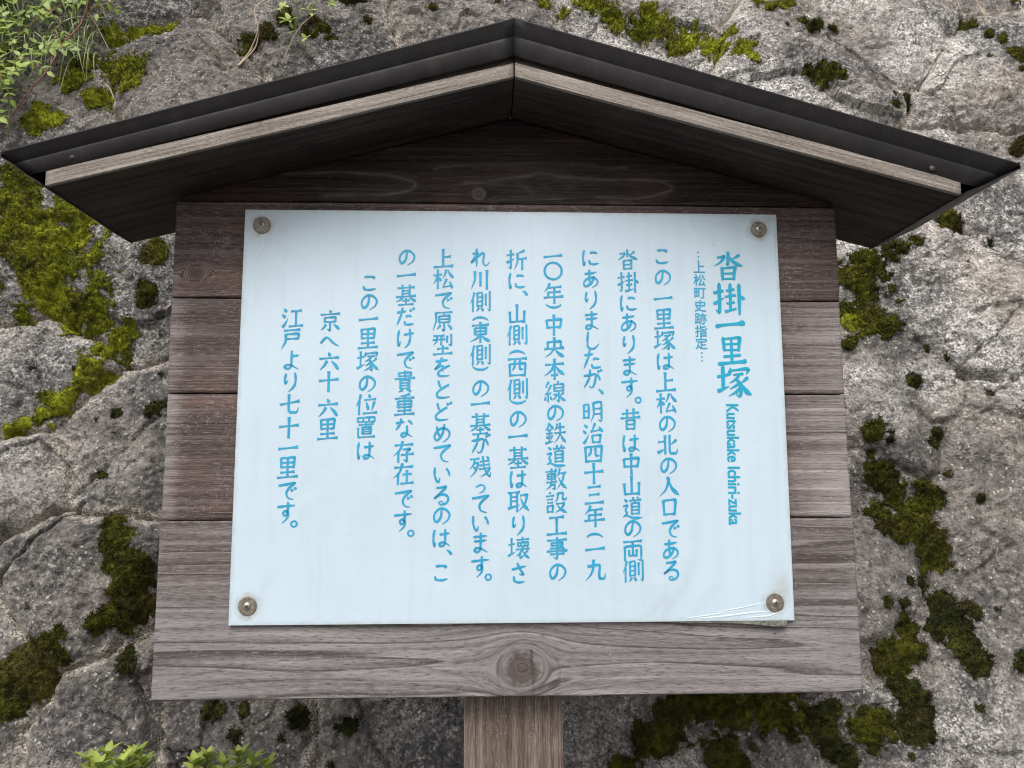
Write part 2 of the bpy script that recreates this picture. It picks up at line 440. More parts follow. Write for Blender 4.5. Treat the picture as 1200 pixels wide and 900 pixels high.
defmoss('dark olive moss mat beside the right edge of the upper brown planks',
     [(1000, 335, 24), (1013, 317, 22), (1017, 353, 24), (1017, 377, 20), (1040, 385, 16), (1063, 393, 12), (990, 407, 12), (1033, 305, 15), (985, 360, 15), (1052, 382, 10)], 'olive', 100)
defmoss('round bright green moss cushion between dark moss and the right board edge', [(997, 378, 13)], 'bright', 110, name='moss_cushion', ragged=0.2)
defmoss('tall dark moss strip running down right of the lower planks',
     [(1017, 513, 13), (1020, 533, 12), (1030, 553, 17), (1040, 573, 18), (1053, 590, 18), (1087, 577, 14), (1080, 593, 15), (1040, 607, 18), (1053, 625, 14), (1083, 620, 18), (1097, 640, 18), (1087, 653, 15), (1082, 667, 8), (1068, 605, 14), (1035, 513, 8)],
     'olive', 120)
defmoss('small oblong moss tuft above the dark strip right of the board', [(1094, 511, 8), (1090, 522, 8)], 'dark', 130, name='moss_cushion', ragged=0.3)
defmoss('single small moss tuft on bare rock right of the middle planks', [(1065, 450, 10)], 'dark', 132, name='moss_cushion', ragged=0.3)
defmoss('cluster of dark moss cushions right of the lower board corner',
     [(1103, 703, 10), (1103, 720, 15), (1110, 735, 15), (1087, 738, 12), (1128, 715, 9), (1135, 722, 6), (1120, 760, 15), (1131, 772, 14), (1128, 752, 9)], 'dark', 140)
defmoss('olive moss cushion beside the right end of the grey bottom plank', [(1040, 773, 17), (1027, 780, 12), (1060, 762, 10), (1050, 768, 12)], 'olive', 150)
defmoss('small lone olive cushion above the moss beside the bottom plank', [(1060, 736, 13)], 'olive', 152, name='moss_cushion', ragged=0.3)
defmoss('chain of blackish green cushions below the right end of the bottom plank', [(1043, 800, 11), (1053, 814, 14), (1067, 818, 11), (1063, 848, 16), (1073, 837, 12), (1055, 855, 9)], 'dark', 160)
defmoss('dark moss cushion by the lower right board corner, left of the blackish chain', [(1013, 853, 16), (1023, 840, 12), (1040, 865, 6)], 'olive', 162)
defmoss('wide green moss mat hanging below the bottom plank right of the post',
     [(795, 826, 15), (817, 830, 22), (847, 830, 20), (887, 828, 20), (913, 830, 20), (930, 843, 14), (780, 853, 18), (765, 867, 16), (753, 880, 16), (730, 892, 14), (770, 880, 14)], 'olive', 170, thick=0.018)
defmoss('round moss cushion at the bottom edge under the wide green mat', [(843, 887, 14), (853, 870, 9), (866, 892, 8)], 'olive', 175, ragged=0.4)
defmoss('dark moss filling a crevice at the bottom edge right of the wide mat', [(967, 830, 11), (960, 858, 13), (965, 845, 9), (973, 877, 13), (984, 894, 12), (950, 835, 7)], 'dark', 180)
defmoss('dark moss strip behind the left edge of the lower boards',
     [(147, 617, 12), (150, 630, 10), (157, 643, 15), (163, 663, 14), (173, 685, 15), (168, 707, 18), (152, 723, 14), (127, 735, 11), (180, 665, 10), (140, 730, 10)], 'olive', 190)
defmoss('olive moss mat at the lower left of the photo beside a dark stone', [(87, 743, 8), (60, 757, 11), (40, 775, 17), (27, 797, 18), (50, 797, 16), (20, 820, 14), (60, 785, 12), (80, 770, 10), (75, 752, 8)], 'olive', 200, thick=0.008, holes=0.75)
defmoss('two small cushions touching the left edge of the upper planks', [(193, 312, 15), (180, 358, 14), (195, 300, 8)], 'olive', 210, ragged=0.3)
crumbs = [(190, 480, 9), (182, 487, 6), (160, 767, 8), (160, 781, 9), (250, 833, 11), (353, 840, 11), (277, 862, 9), (337, 863, 6), (290, 830, 7), (410, 850, 9), (925, 865, 7), (1185, 780, 8), (1187, 770, 6),
          (1060, 682, 6), (1080, 686, 10), (1030, 708, 6), (1052, 710, 6), (1135, 830, 5), (1120, 270, 6), (1160, 287, 5), (1082, 412, 5), (1105, 422, 4), (1155, 465, 5), (1110, 556, 6), (1147, 585, 5), (1195, 477, 5), (1037, 140, 7), (1055, 128, 9), (1038, 128, 5), (1150, 77, 4), (878, 875, 5),
          (140, 487, 5), (125, 560, 6), (140, 510, 4), (1160, 715, 4), (560, 60, 6), (955, 833, 5), (890, 862, 4)]

# ------------------------------------------------------------------ rock wall
LEAN = math.radians(15)
W0 = np.array([0.0, 0.36, 1.50])                    # a point of the leaning plane
WV = np.array([0.0, math.sin(LEAN), math.cos(LEAN)])
WN = np.array([0.0, -math.cos(LEAN), math.sin(LEAN)])
def wall_uv(px, py):
    d = ray(px, py)
    t = np.dot(W0 - CAMP, WN) / np.dot(d, WN)
    p = CAMP + d * t
    return p[0], np.dot(p - W0, WV)
def wall_pt(u, v, h=0.0):
    return W0 + np.array([u, 0, 0]) + WV * v + WN * h
PXM = abs(wall_uv(700, 450)[0] - wall_uv(600, 450)[0]) / 100.0   # metres per photo pixel on the wall

def axis(lo, hi, step, far_lo, far_hi):
    a = np.arange(lo, hi + step * 0.5, step)
    out = [a]
    for s, lim in ((-1, far_lo), (1, far_hi)):
        x = a[0] if s < 0 else a[-1]; d = step; l = []
        while (x > lim) if s < 0 else (x < lim):
            d = min(d * 1.12, 0.06); x += s * d; l.append(x)
        l = np.array(l)
        out = [l[::-1]] + out if s < 0 else out + [l]
    return np.concatenate(out)
ua = axis(-1.02, 1.08, 0.0025, -3.2, 3.2)
va = axis(-0.66, 0.98, 0.0025, -1.60, 2.4)
U, V = np.meshgrid(ua, va)

seeds_px = [  # x, y, joint strength, height (mm)
    (215, 95, 1.0, 30), (50, 150, 0.9, 0), (150, -20, 1.0, 10), (345, 35, 0.9, 10), (555, 0, 0.8, 5), (30, 20, 0.9, -8),
    (25, 315, 0.9, 18), (35, 440, 1.0, 10), (150, 330, 0.9, 0), (20, 560, 1.0, 5), (95, 690, 1.0, 22), (160, 520, 0.9, 0),
    (105, 850, 1.0, 14), (270, 880, 0.8, 0), (450, 865, 0.6, 4), (690, 850, 0.4, 0), (-10, 800, 0.8, 0),
    (760, 20, 0.7, 0), (945, 90, 0.9, 26), (1040, 40, 0.45, 10), (1150, 100, 0.55, 18), (1110, 350, 0.30, 22), (1180, 560, 0.25, 10),
    (1035, 470, 0.4, 8), (1000, 630, 0.5, 0), (1150, 780, 0.3, 14), (890, 880, 0.6, 0), (1010, 880, 0.4, -5), (1190, 230, 0.4, 6),
    (430, 500, 0.8, 0), (650, 400, 0.8, 0), (830, 300, 0.8, 0), (820, 600, 0.8, 0), (620, 650, 0.8, 0), (330, 260, 0.8, 0), (540, 220, 0.8, 0), (330, 680, 0.8, 0)]
S = [(*wall_uv(x, y), j, h / 1000.0) for x, y, j, h in seeds_px]
for _ in range(4000):
    u, v = rng.uniform(-3.4, 3.4), rng.uniform(-1.8, 2.6)
    if (-0.98 < u < 1.02) and (-0.56 < v < 0.92): continue
    if min((u - s[0]) ** 2 + (v - s[1]) ** 2 for s in S) < 0.27 ** 2: continue
    S.append((u, v, 0.8, rng.uniform(-0.01, 0.02)))
S = np.array(S)
NS = len(S)
tilt = rng.normal(0, 0.10, (NS, 2))

def wall_fields(U, V):
    wu = U + 0.045 * gnoise(U * 5, V * 5, 3) + 0.018 * gnoise(U * 16, V * 16, 4) + 0.006 * gnoise(U * 50, V * 50, 24)
    wv = V + 0.045 * gnoise(U * 5, V * 5, 5) + 0.018 * gnoise(U * 16, V * 16, 6) + 0.006 * gnoise(U * 50, V * 50, 25)
    d1 = np.full(U.shape, 9.0); d2 = np.full(U.shape, 9.0); i1 = np.zeros(U.shape, int)
    for k in range(NS):
        d = np.hypot(wu - S[k, 0], wv - S[k, 1])
        c = d < d1
        d2 = np.where(c, d1, np.minimum(d2, d)); i1 = np.where(c, k, i1); d1 = np.where(c, d, d1)
    e = (d2 - d1) * 0.5
    return i1, e
I1, E = wall_fields(U, V)
JS = S[I1, 2]
def facets(U, V, sc, seed):
    """broken faces: flat pieces, each with its own tilt"""
    r = np.random.default_rng(seed)
    N = 128
    jx, jy = r.uniform(0.1, 0.9, (N, N)), r.uniform(0.1, 0.9, (N, N)); tx, ty = r.normal(0, 1, (N, N)), r.normal(0, 1, (N, N)); oz = r.normal(0, 1, (N, N))
    x = (U + 0.25 / sc * gnoise(U * sc * 1.5, V * sc * 1.5, seed)) * sc + 40; y = (V + 0.25 / sc * gnoise(U * sc * 1.5, V * sc * 1.5, seed + 1)) * sc * 1.2 + 40
    xi = np.floor(x).astype(int); yi = np.floor(y).astype(int)
    bd = np.full(x.shape, 9.0); h = np.zeros(x.shape)
    for a in (-1, 0, 1):
        for b in (-1, 0, 1):
            cx, cy = (xi + a) % N, (yi + b) % N
            px, py = xi + a + jx[cx, cy], yi + b + jy[cx, cy]
            d = (x - px) ** 2 + (y - py) ** 2
            hh = tx[cx, cy] * (x - px) * 0.5 + ty[cx, cy] * (y - py) * 0.5 + 0.35 * oz[cx, cy]
            c = d < bd
            h = np.where(c, hh, h); bd = np.where(c, d, bd)
    return h
Hh = JS * 0.020 * (1 - np.exp(-E / 0.016)) - JS * 0.007 * np.exp(-(E / 0.0035) ** 2)
fm = 0.35 + 0.65 * sstep(-0.2, 0.25, gnoise(U * 3, V * 3, 47))
Hh += fm * (0.0150 * facets(U, V, 6, 41) + 0.0062 * facets(U, V, 17, 43) + 0.0022 * facets(U, V, 45, 45))
near = np.exp(-E / 0.05)
Hh += S[I1, 3] * (1 - near) + (tilt[I1, 0] * (U - S[I1, 0]) + tilt[I1, 1] * (V - S[I1, 1])) * (1 - near)
Hh += 0.026 * gnoise(U * 3.3, V * 3.3, 8) + 0.006 * gnoise(U * 8, V * 8, 9)
rid = 1 - np.abs(gnoise(U * 14, V * 14, 10)) * 2
Hh += 0.009 * rid * (0.5 + gnoise(U * 4, V * 4, 12))
rough = 0.6 + 0.8 * sstep(-0.25, 0.3, gnoise(U * 6, V * 6, 15))
Hh += rough * (0.0058 * gnoise(U * 30, V * 30, 11) + 0.0044 * gnoise(U * 65, V * 65, 13) + 0.0036 * gnoise(U * 130, V * 130, 14))
# engraved cracks
def seg_dist(U, V, pts):
    d = np.full(U.shape, 9.0)
    for (ax, ay), (bx, by) in zip(pts[:-1], pts[1:]):
        vx, vy = bx - ax, by - ay
        tt = np.clip(((U - ax) * vx + (V - ay) * vy) / (vx * vx + vy * vy), 0, 1)
        d = np.minimum(d, np.hypot(U - ax - tt * vx, V - ay - tt * vy))
    return d
cracks = [([(958, 62), (985, 80), (1005, 100), (1020, 122)], 3.5, 14), ([(1103, 62), (1088, 85), (1072, 112), (1090, 130), (1125, 158)], 3.5, 13),
          ([(1105, 421), (1120, 436), (1150, 470)], 3.5, 12), ([(1125, 440), (1145, 441), (1168, 446)], 8, 32),
          ([(0, 690), (50, 645), (105, 592)], 3.5, 16), ([(165, 800), (180, 840), (205, 905)], 3.5, 18),
          ([(90, 775), (105, 768)], 3, 6), ([(240, 50), (262, 80), (270, 98)], 3, 6), ([(1000, 70), (1010, 60), (1045, 60)], 5, 8),
          ([(0, 700), (40, 640), (120, 560), (190, 490)], 5, 8), ([(1010, 500), (1035, 600), (1100, 700), (1190, 640)], 8, 8), ([(1060, 480), (1090, 500), (1110, 495)], 5, 8)]
jit = 0.006
CU = U + jit * gnoise(U * 40, V * 40, 21); CV = V + jit * gnoise(U * 40, V * 40, 22)
for pts, w, dp in cracks:
    P = [wall_uv(*p) for p in pts]
    d = seg_dist(CU, CV, P)
    Hh -= dp / 1000.0 * np.exp(-(d / (w * PXM * 0.55)) ** 2)
mort = sstep(0.016, 0.003, E + 0.014 * gnoise(U * 30, V * 30, 18) + 0.006 * gnoise(U * 90, V * 90, 19)) * sstep(0.35, 0.8, JS)
left = sstep(0.05, -0.45, U)
st = sstep(-0.10, 0.22, gnoise(U * 4.5, V * 4.5, 31) + 0.4 * gnoise(U * 14, V * 14, 32) + 0.16 * left - 0.10)
for x, y, r, a in [(45, 450, 75, 1), (60, 650, 60, .8), (130, 850, 80, .8), (470, 860, 90, .5), (1150, 560, 50, .4), (1155, 690, 70, .9), (1020, 510, 40, .6),
                   (1180, 700, 60, .9), (1130, 870, 60, .6), (1060, 560, 30, .7), (60, 80, 60, .7), (200, 20, 60, .8), (1010, 60, 40, .5), (150, 640, 50, .6), (270, 850, 60, .7)]:
    uu, vv = wall_uv(x, y)
    st = np.maximum(st, a * np.exp(-((np.hypot(U - uu, V - vv) + 0.03 * gnoise(U * 15, V * 15, 33)) / (r * PXM)) ** 2))
# damp dark halo of algae round the moss
halo = np.zeros_like(U)
for cx, cy, cr in [c for a_, k_ in MOSS_DEFS for c in a_[1]] + crumbs:
    uu, vv = wall_uv(cx, cy); R_ = (cr * 1.25 + 9) * PXM
    m_ = (np.abs(U - uu) < 2.5 * R_) & (np.abs(V - vv) < 2.5 * R_)
    halo[m_] = np.maximum(halo[m_], np.exp(-(np.hypot(U[m_] - uu, V[m_] - vv) / R_) ** 2))
st = np.maximum(st, 0.85 * np.clip(halo + 0.35 * gnoise(U * 45, V * 45, 36), 0, 1) * (halo > 0.02))
tone = 1.20 + 0.16 * sstep(-0.2, 0.8, U) - 0.16 * left + 0.22 * (rng.random(NS)[I1] - 0.5) * (1 - near)
PW = W0[None, None, :] + U[..., None] * np.array([1.0, 0, 0]) + V[..., None] * WV + Hh[..., None] * WN
PW[..., 2] = np.maximum(PW[..., 2], -0.05)
nv, nu = U.shape
idx = np.arange(nu * nv).reshape(nv, nu)
quads = np.stack([idx[:-1, :-1], idx[:-1, 1:], idx[1:, 1:], idx[1:, :-1]], -1).reshape(-1, 4)
fid = np.where((E < 0.0035) & (JS > 0.5), -1, I1)[:-1, :-1].ravel()
wall = empty('rock_wall', (0, 0.0, 0), 'rough grey rock wall of big mossy stones leaning back behind the notice board', 'rock wall')
vpos = PW.reshape(-1, 3)
fl = {'stain': st.ravel(), 'mortar': mort.ravel(), 'tone': tone.ravel()}
def sub_mesh(name, fmask, parent, mat):
    q = quads[fmask]
    if len(q) == 0: return None
    used, inv = np.unique(q, return_inverse=True)
    return mesh_obj(name, vpos[used], inv.reshape(-1, 4), mat, parent, True, {k: v[used] for k, v in fl.items()})
for k in range(NS):
    sub_mesh('stone', fid == k, wall, ROCK)
mo = sub_mesh('mortar', fid == -1, wall, ROCK)

def h_at(u, v):
    """height of the rock (bilinear is not needed at this spacing)"""
    j = np.clip(np.searchsorted(ua, u), 0, nu - 1); i = np.clip(np.searchsorted(va, v), 0, nv - 1)
    return Hh[i, j]
def wall_xyz(px, py, off=0.0):
    u, v = wall_uv(px, py)
    return wall_pt(u, v, float(h_at(u, v)) + off)

# ------------------------------------------------------------------ moss
def moss_mesh(name, circles, mat, seed, thick=0.014, dens=1.0, ragged=0.7, holes=0.52):
    C = np.array([(*wall_uv(x, y), r * PXM * (1.05 if r < 13 else 1.30)) for x, y, r in circles])
    mar = 0.03
    j0 = np.searchsorted(ua, (C[:, 0] - C[:, 2]).min() - mar); j1 = np.searchsorted(ua, (C[:, 0] + C[:, 2]).max() + mar)
    i0 = np.searchsorted(va, (C[:, 1] - C[:, 2]).min() - mar); i1 = np.searchsorted(va, (C[:, 1] + C[:, 2]).max() + mar)
    j1 = min(j1, nu - 1); i1 = min(i1, nv - 1)
    u = U[i0:i1, j0:j1]; v = V[i0:i1, j0:j1]
    f = np.full(u.shape, -9.0); rr = np.zeros(u.shape)
    for cu, cv, r in C:
        ff = 1 - np.hypot(u - cu, v - cv) / r
        f = np.maximum(f, ff * min(1.0, r / 0.02 + 0.2))
    rag = ragged * (0.60 * gnoise(u * 22, v * 22, seed) + 0.60 * gnoise(u * 60, v * 60, seed + 1) + 0.65 * gnoise(u * 130, v * 130, seed + 2))
    big = float(np.median(C[:, 2])) > 0.022
    f = f + rag * (1.0 if big else 0.85)
    # holes where the rock shows through big mats
    if big: f = f - holes * sstep(0.06, 0.36, gnoise(u * 17, v * 17, seed + 5))
    if big: f = f - 0.25 * sstep(0.05, 0.30, gnoise(u * 48, v * 48, seed + 6))
    dome = np.sqrt(np.clip(f, 0, 1))
    lump = 0.6 + 0.9 * np.abs(gnoise(u * 75, v * 75, seed + 3)) + 0.45 * gnoise(u * 190, v * 190, seed + 4)
    hh = Hh[i0:i1, j0:j1] + thick * np.clip(f, 0, 1) ** 0.75 * lump - 0.0030 * (f < 0.02)
    P = W0 + u[..., None] * np.array([1.0, 0, 0]) + v[..., None] * WV + hh[..., None] * WN
    n_v, n_u = u.shape
    ix = np.arange(n_u * n_v).reshape(n_v, n_u)
    q = np.stack([ix[:-1, :-1], ix[:-1, 1:], ix[1:, 1:], ix[1:, :-1]], -1).reshape(-1, 4)
    keep = (f > -0.02)
    km = (keep[:-1, :-1] & keep[:-1, 1:] & keep[1:, 1:] & keep[1:, :-1]).ravel()
    q = q[km]
    if len(q) == 0: return None
    used, inv = np.unique(q, return_inverse=True)
    vp = P.reshape(-1, 3)[used]; fq = inv.reshape(-1, 4)
    tip = (0.35 + 0.3 * np.clip(lump - 0.8, -1, 1)).ravel()[used]
    tris = np.concatenate([fq[:, [0, 1, 2]], fq[:, [0, 2, 3]]])
    # tiny leaflets all over the cushion
    sel = np.nonzero((f > -0.05).ravel())[0]
    nb = int(len(sel) * 2.6 * dens)
    pick = rng.choice(sel, nb)
    base = P.reshape(-1, 3)[pick] + rng.normal(0, 0.0012, (nb, 3))
    dirn = WN + rng.normal(0, 0.75, (nb, 3)) + np.array([0, 0, 0.35]); dirn /= np.linalg.norm(dirn, axis=1)[:, None]
    side = np.cross(dirn, rng.normal(0, 1, (nb, 3))); side /= np.linalg.norm(side, axis=1)[:, None]
    L = rng.uniform(0.0025, 0.0060, (nb, 1)); Wd = rng.uniform(0.0006, 0.0012, (nb, 1))
    a = base - side * Wd; b = base + side * Wd; c = base + dirn * L
    # sparse fringe creeping out over the bare rock
    fr = np.nonzero(((f < 0.05) & (f > -0.55) & (gnoise(u * 70, v * 70, seed + 9) + 0.6 * gnoise(u * 160, v * 160, seed + 10) > 0.20 - 0.5 * f)).ravel())[0]
    if len(fr):
        n2 = int(len(fr) * 1.6); pk = rng.choice(fr, n2)
        b0 = (W0 + u.ravel()[pk, None] * np.array([1.0, 0, 0]) + v.ravel()[pk, None] * WV + (Hh[i0:i1, j0:j1].ravel()[pk, None] - 0.0003) * WN) + rng.normal(0, 0.0011, (n2, 3))
        d2_ = WN * 0.7 + rng.normal(0, 0.8, (n2, 3)); d2_ /= np.linalg.norm(d2_, axis=1)[:, None]
        s2_ = np.cross(d2_, rng.normal(0, 1, (n2, 3))); s2_ /= np.linalg.norm(s2_, axis=1)[:, None]
        L2 = rng.uniform(0.0012, 0.0035, (n2, 1)); W2 = rng.uniform(0.0005, 0.0010, (n2, 1))
        a = np.concatenate([a, b0 - s2_ * W2]); b = np.concatenate([b, b0 + s2_ * W2]); c = np.concatenate([c, b0 + d2_ * L2])
        nb += n2
    bv = np.stack([a, b, c], 1).reshape(-1, 3)
    bt = np.arange(nb * 3).reshape(-1, 3) + len(vp)
    rt = rng.uniform(0, 1, nb)
    btip = np.stack([rt * 0.3, rt * 0.3, 0.3 + rt * 0.7], 1).ravel()
    return np.concatenate([vp, bv]), np.concatenate([tris, bt]), np.concatenate([tip, btip])

def moss(label, circles, mat, seed, name='moss_patch', thick=0.014, dens=1.0, ragged=0.7, holes=0.52):
    r = moss_mesh(name, circles, MOSSES[mat], seed, thick, dens, ragged, holes)
    o = mesh_obj(name, r[0], r[1], MOSSES[mat], None, True, {'tip': r[2]})
    return tag(o, label, 'moss', 'moss patches on the rock wall')

for a_, k_ in MOSS_DEFS: moss(*a_, **k_)
# uncountable crumbs of moss
vs, fs, tp, n0 = [], [], [], 0
for i in range(60):
    crumbs.append((rng.uniform(0, 1200), rng.uniform(0, 900), rng.uniform(2.0, 4.5)))
for i, c in enumerate(crumbs):
    r = moss_mesh('moss', [c], MOSS_DARK, 300 + i, 0.008, 1.0, 0.8)
    if r is None: continue
    vs.append(r[0]); fs.append(r[1] + n0); tp.append(r[2]); n0 += len(r[0])
mo = mesh_obj('moss', np.concatenate(vs), np.concatenate(fs), MOSS_DARK, None, True, {'tip': np.concatenate(tp)})
tag(mo, 'scattered dark crumbs of moss dotted over the grey rock', 'moss', None, 'stuff')

# ------------------------------------------------------------------ the notice board
XC = 0.030
board = empty('notice_board', (XC, 0.08, 0.0), 'roofed wooden notice board on a post with a pale blue-white panel of blue Japanese writing', 'notice board')

def grain(name_al, al, ps, knots, seed, amp=0.004):
    """al along grain, ps across; returns psi, knot mask, knot radius"""
    psi = ps + amp * gnoise(al * 2.0, ps * 9, seed) + amp * 0.35 * gnoise(al * 7, ps * 30, seed + 1)
    kn = np.zeros_like(al); kr = np.zeros_like(al)
    for (ka, kp, R, infl) in knots:
        da, dp = al - ka, ps - kp
        r2 = (da / infl) ** 2 + dp ** 2
        RI = R * 1.28
        rel = np.sqrt(r2)
        psi = np.where(rel > RI, psi - dp * RI ** 2 / np.maximum(r2, RI ** 2), kp + (RI - rel) * 1.3 + 0.002 * gnoise(al * 60, ps * 60, seed + 8))
        r = np.hypot(da * 0.80, dp) + R * 0.30 * gnoise(al * 60, ps * 60, seed + 2) + R * 0.25 * gnoise(al * 200, ps * 200, seed + 5)
        kn = np.maximum(kn, 0.85 * sstep(R * 1.05, R * 0.60, r)); kr = np.where(r < R * 1.6, r, kr)
    return psi, kn, kr

def plank(name, x0, x1, zlo, zhi, y0, th, mat, wx, knots=(), seed=0, step=0.002, parent=None, vertical=False, pale=None, amp=0.004, relief=0.0004, cracks=()):
    """a board with a finely meshed front; zlo / zhi may be functions of x"""
    nx = max(4, int((x1 - x0) / step)); 
    zl = (lambda x: np.full_like(x, zlo)) if not callable(zlo) else zlo
    zh = (lambda x: np.full_like(x, zhi)) if not callable(zhi) else zhi
    xs = np.linspace(x0, x1, nx + 1)
    nz = max(4, int(np.max(zh(xs) - zl(xs)) / step))
    t = np.linspace(0, 1, nz + 1)
    X = np.repeat(xs[None, :], nz + 1, 0); Z = zl(xs)[None, :] * (1 - t[:, None]) + zh(xs)[None, :] * t[:, None]
    al, ps = (Z, X) if vertical else (X, Z)
    psi, kn, kr = grain(None, al, ps, knots, seed, amp)
    Y = np.full_like(X, y0) - relief * gnoise(al * 9, psi * 420, seed + 3) - 0.0006 * gnoise(al * 5, ps * 12, seed + 4)
    edge = np.zeros_like(X); edge[0, :] = edge[-1, :] = 1; edge[:, 0] = edge[:, -1] = 1
    Y = Y + edge * (0.0013 + 0.0008 * gnoise(X * 60, Z * 60, seed + 6))
    n = X.size
    front = np.stack([X, Y, Z], -1).reshape(-1, 3)
    ix = np.arange(n).reshape(X.shape)
    q = np.stack([ix[:-1, :-1], ix[:-1, 1:], ix[1:, 1:], ix[1:, :-1]], -1).reshape(-1, 4)
    loop = np.concatenate([ix[0, :-1], ix[:-1, -1], ix[-1, :0:-1], ix[:0:-1, 0]])
    bk = front[loop].copy(); bk[:, 1] = y0 + th
    m = len(loop); bi = np.arange(m) + n
    side = np.stack([loop, bi, np.roll(bi, -1), np.roll(loop, -1)], -1)
    # back: a second full sheet
    b2 = front.copy(); b2[:, 1] = y0 + th
    qb = q[:, ::-1] + n + m
    V3 = np.concatenate([front, bk, b2])
    F = np.concatenate([q, side, qb])
    wxv = np.clip(wx(X, Z), 0, 1) if callable(wx) else np.full_like(X, wx)
    pv = pale(X, Z) if pale is not None else np.zeros_like(X)
    cv = np.zeros_like(X)
    for pts, w, a in cracks:
        P = [(lambda p: (p[0], p[2]))(at(x, y, y0)) for x, y in pts]
        Lx = seg_dist(X + 0.0012 * gnoise(X * 60, Z * 60, 66), Z + 0.0012 * gnoise(X * 45, Z * 90, 67), P)
        cv = np.maximum(cv, a * np.exp(-(Lx / (w * 0.00094)) ** 2) * (0.55 + 0.9 * np.abs(gnoise(X * 50, Z * 50, 68))))
    def ext(a):
        a = a.ravel(); return np.concatenate([a, a[loop], a])
    o = mesh_obj(name, V3, F, mat, parent, True, {'al': ext(al), 'psi': ext(psi), 'kn': ext(kn), 'kr': ext(kr), 'wx': ext(wxv), 'pale': ext(pv), 'crk': ext(np.clip(cv, 0, 1))})
    o.data.set_sharp_from_angle(angle=math.radians(50))
    return o

BX0, BX1 = -0.3462, 0.4068
def Zr(z): return z + CAM_Z
GAP = 0.0008
Z_S = [Zr(-0.2306), Zr(-0.0452), Zr(0.0918), Zr(0.1985), Zr(0.3105)]
SOF_R = Zr(0.4150); SOF_SL = 0.263
def soffit(x): return SOF_R - SOF_SL * np.abs(x - XC)
K0 = at(612, 783, 0); K1 = at(230, 320, 0); K2 = at(561, 226, 0)
def wear(base, rx, seed):
    def f(X, Z):
        return base + rx * sstep(0.30, 0.41, X) + (0.15 + 0.5 * rx) * sstep(-0.322, -0.345, X) + 0.35 * gnoise(X * 4, Z * 30, seed) + 0.2 * gnoise(X * 14, Z * 60, seed + 1)
    return f
def wear_low(X, Z):
    return 0.80 - 0.62 * sstep(Zr(-0.165), Zr(-0.08), Z) + 0.2 * sstep(0.3, 0.41, X) + 0.25 * gnoise(X * 4, Z * 30, 71) + 0.1 * gnoise(X * 14, Z * 60, 72)
pl = plank('board_plank', BX0 - 0.001, BX1 + 0.0005, Z_S[0], Z_S[1] - GAP, 0.0, 0.030, WOOD_BOT, wear_low, [(K0[0], K0[2], 0.0178, 1.25)], 400, 0.0013, board, amp=0.007, cracks=[
    ([(622, 762), (624, 785), (625, 813)], 1.5, 1.0), ([(588, 768), (584, 778), (583, 790), (586, 802)], 1.3, .85), ([(600, 762), (606, 772)], 1.2, .8), ([(653, 773), (657, 787), (652, 800)], 1.2, .7), ([(612, 786), (625, 783), (636, 790)], 1.2, .85),
    ([(550, 763), (587, 757), (613, 749), (633, 752), (667, 765), (712, 767)], 0.9, .75), ([(733, 743), (765, 740), (797, 737)], .9, .6), ([(187, 757), (250, 752), (300, 750), (400, 753)], .8, .5),
    ([(195, 798), (240, 788), (283, 780), (333, 774), (400, 776), (470, 777), (530, 789), (560, 800)], 1.2, .65), ([(200, 811), (260, 802), (340, 796), (430, 797), (500, 804)], 1.1, .6), ([(923, 727), (965, 727), (1003, 726)], 1.0, .85),
    ([(928, 678), (970, 680), (1003, 679)], 1.0, .8), ([(955, 784), (985, 786), (1012, 793)], .9, .8), ([(670, 800), (740, 783), (820, 776), (900, 780), (950, 784)], 1.0, .5), ([(690, 808), (780, 795), (880, 797)], .9, .45), ([(925, 645), (960, 646), (1000, 644)], .9, .6), ([(192, 640), (230, 642), (268, 641)], .9, .55)])
pl['label'] = 'grey bottom plank with a large dark knot'
plank('board_plank', BX0, BX1 - 0.001, Z_S[1] + GAP, Z_S[2] - GAP, 0.0007, 0.030, WOOD_MID, wear(-0.02, 1.05, 410), (), 411, 0.0016, board, cracks=[([(925, 520), (960, 522), (995, 521)], .8, .5), ([(195, 540), (230, 541), (272, 539)], .8, .5), ([(925, 560), (995, 562)], .7, .45), ([(193, 585), (268, 587)], .7, .5)])
plank('board_plank', BX0 - 0.0008, BX1 - 0.002, Z_S[2] + GAP, Z_S[3] - GAP, -0.0002, 0.030, WOOD_MID, wear(0.02, 0.70, 420), (), 421, 0.0016, board, cracks=[([(918, 416), (945, 417), (976, 415)], .9, .85), ([(915, 443), (950, 441), (988, 442)], .8, .7), ([(203, 425), (245, 424), (280, 426)], .7, .45), ([(204, 384), (285, 383)], .7, .4)])
plank('board_plank', BX0 - 0.0012, BX1 - 0.0012, Z_S[3] + GAP, Z_S[4] - GAP, 0.0004, 0.030, WOOD_MID, wear(-0.12, 0.15, 430), [(K1[0], K1[2], 0.0075, 1.6)], 431, 0.0016, board, cracks=[([(207, 262), (245, 264), (286, 262)], .8, .6), ([(910, 300), (945, 301), (980, 299)], .8, .5), ([(207, 290), (260, 288)], .7, .4)])
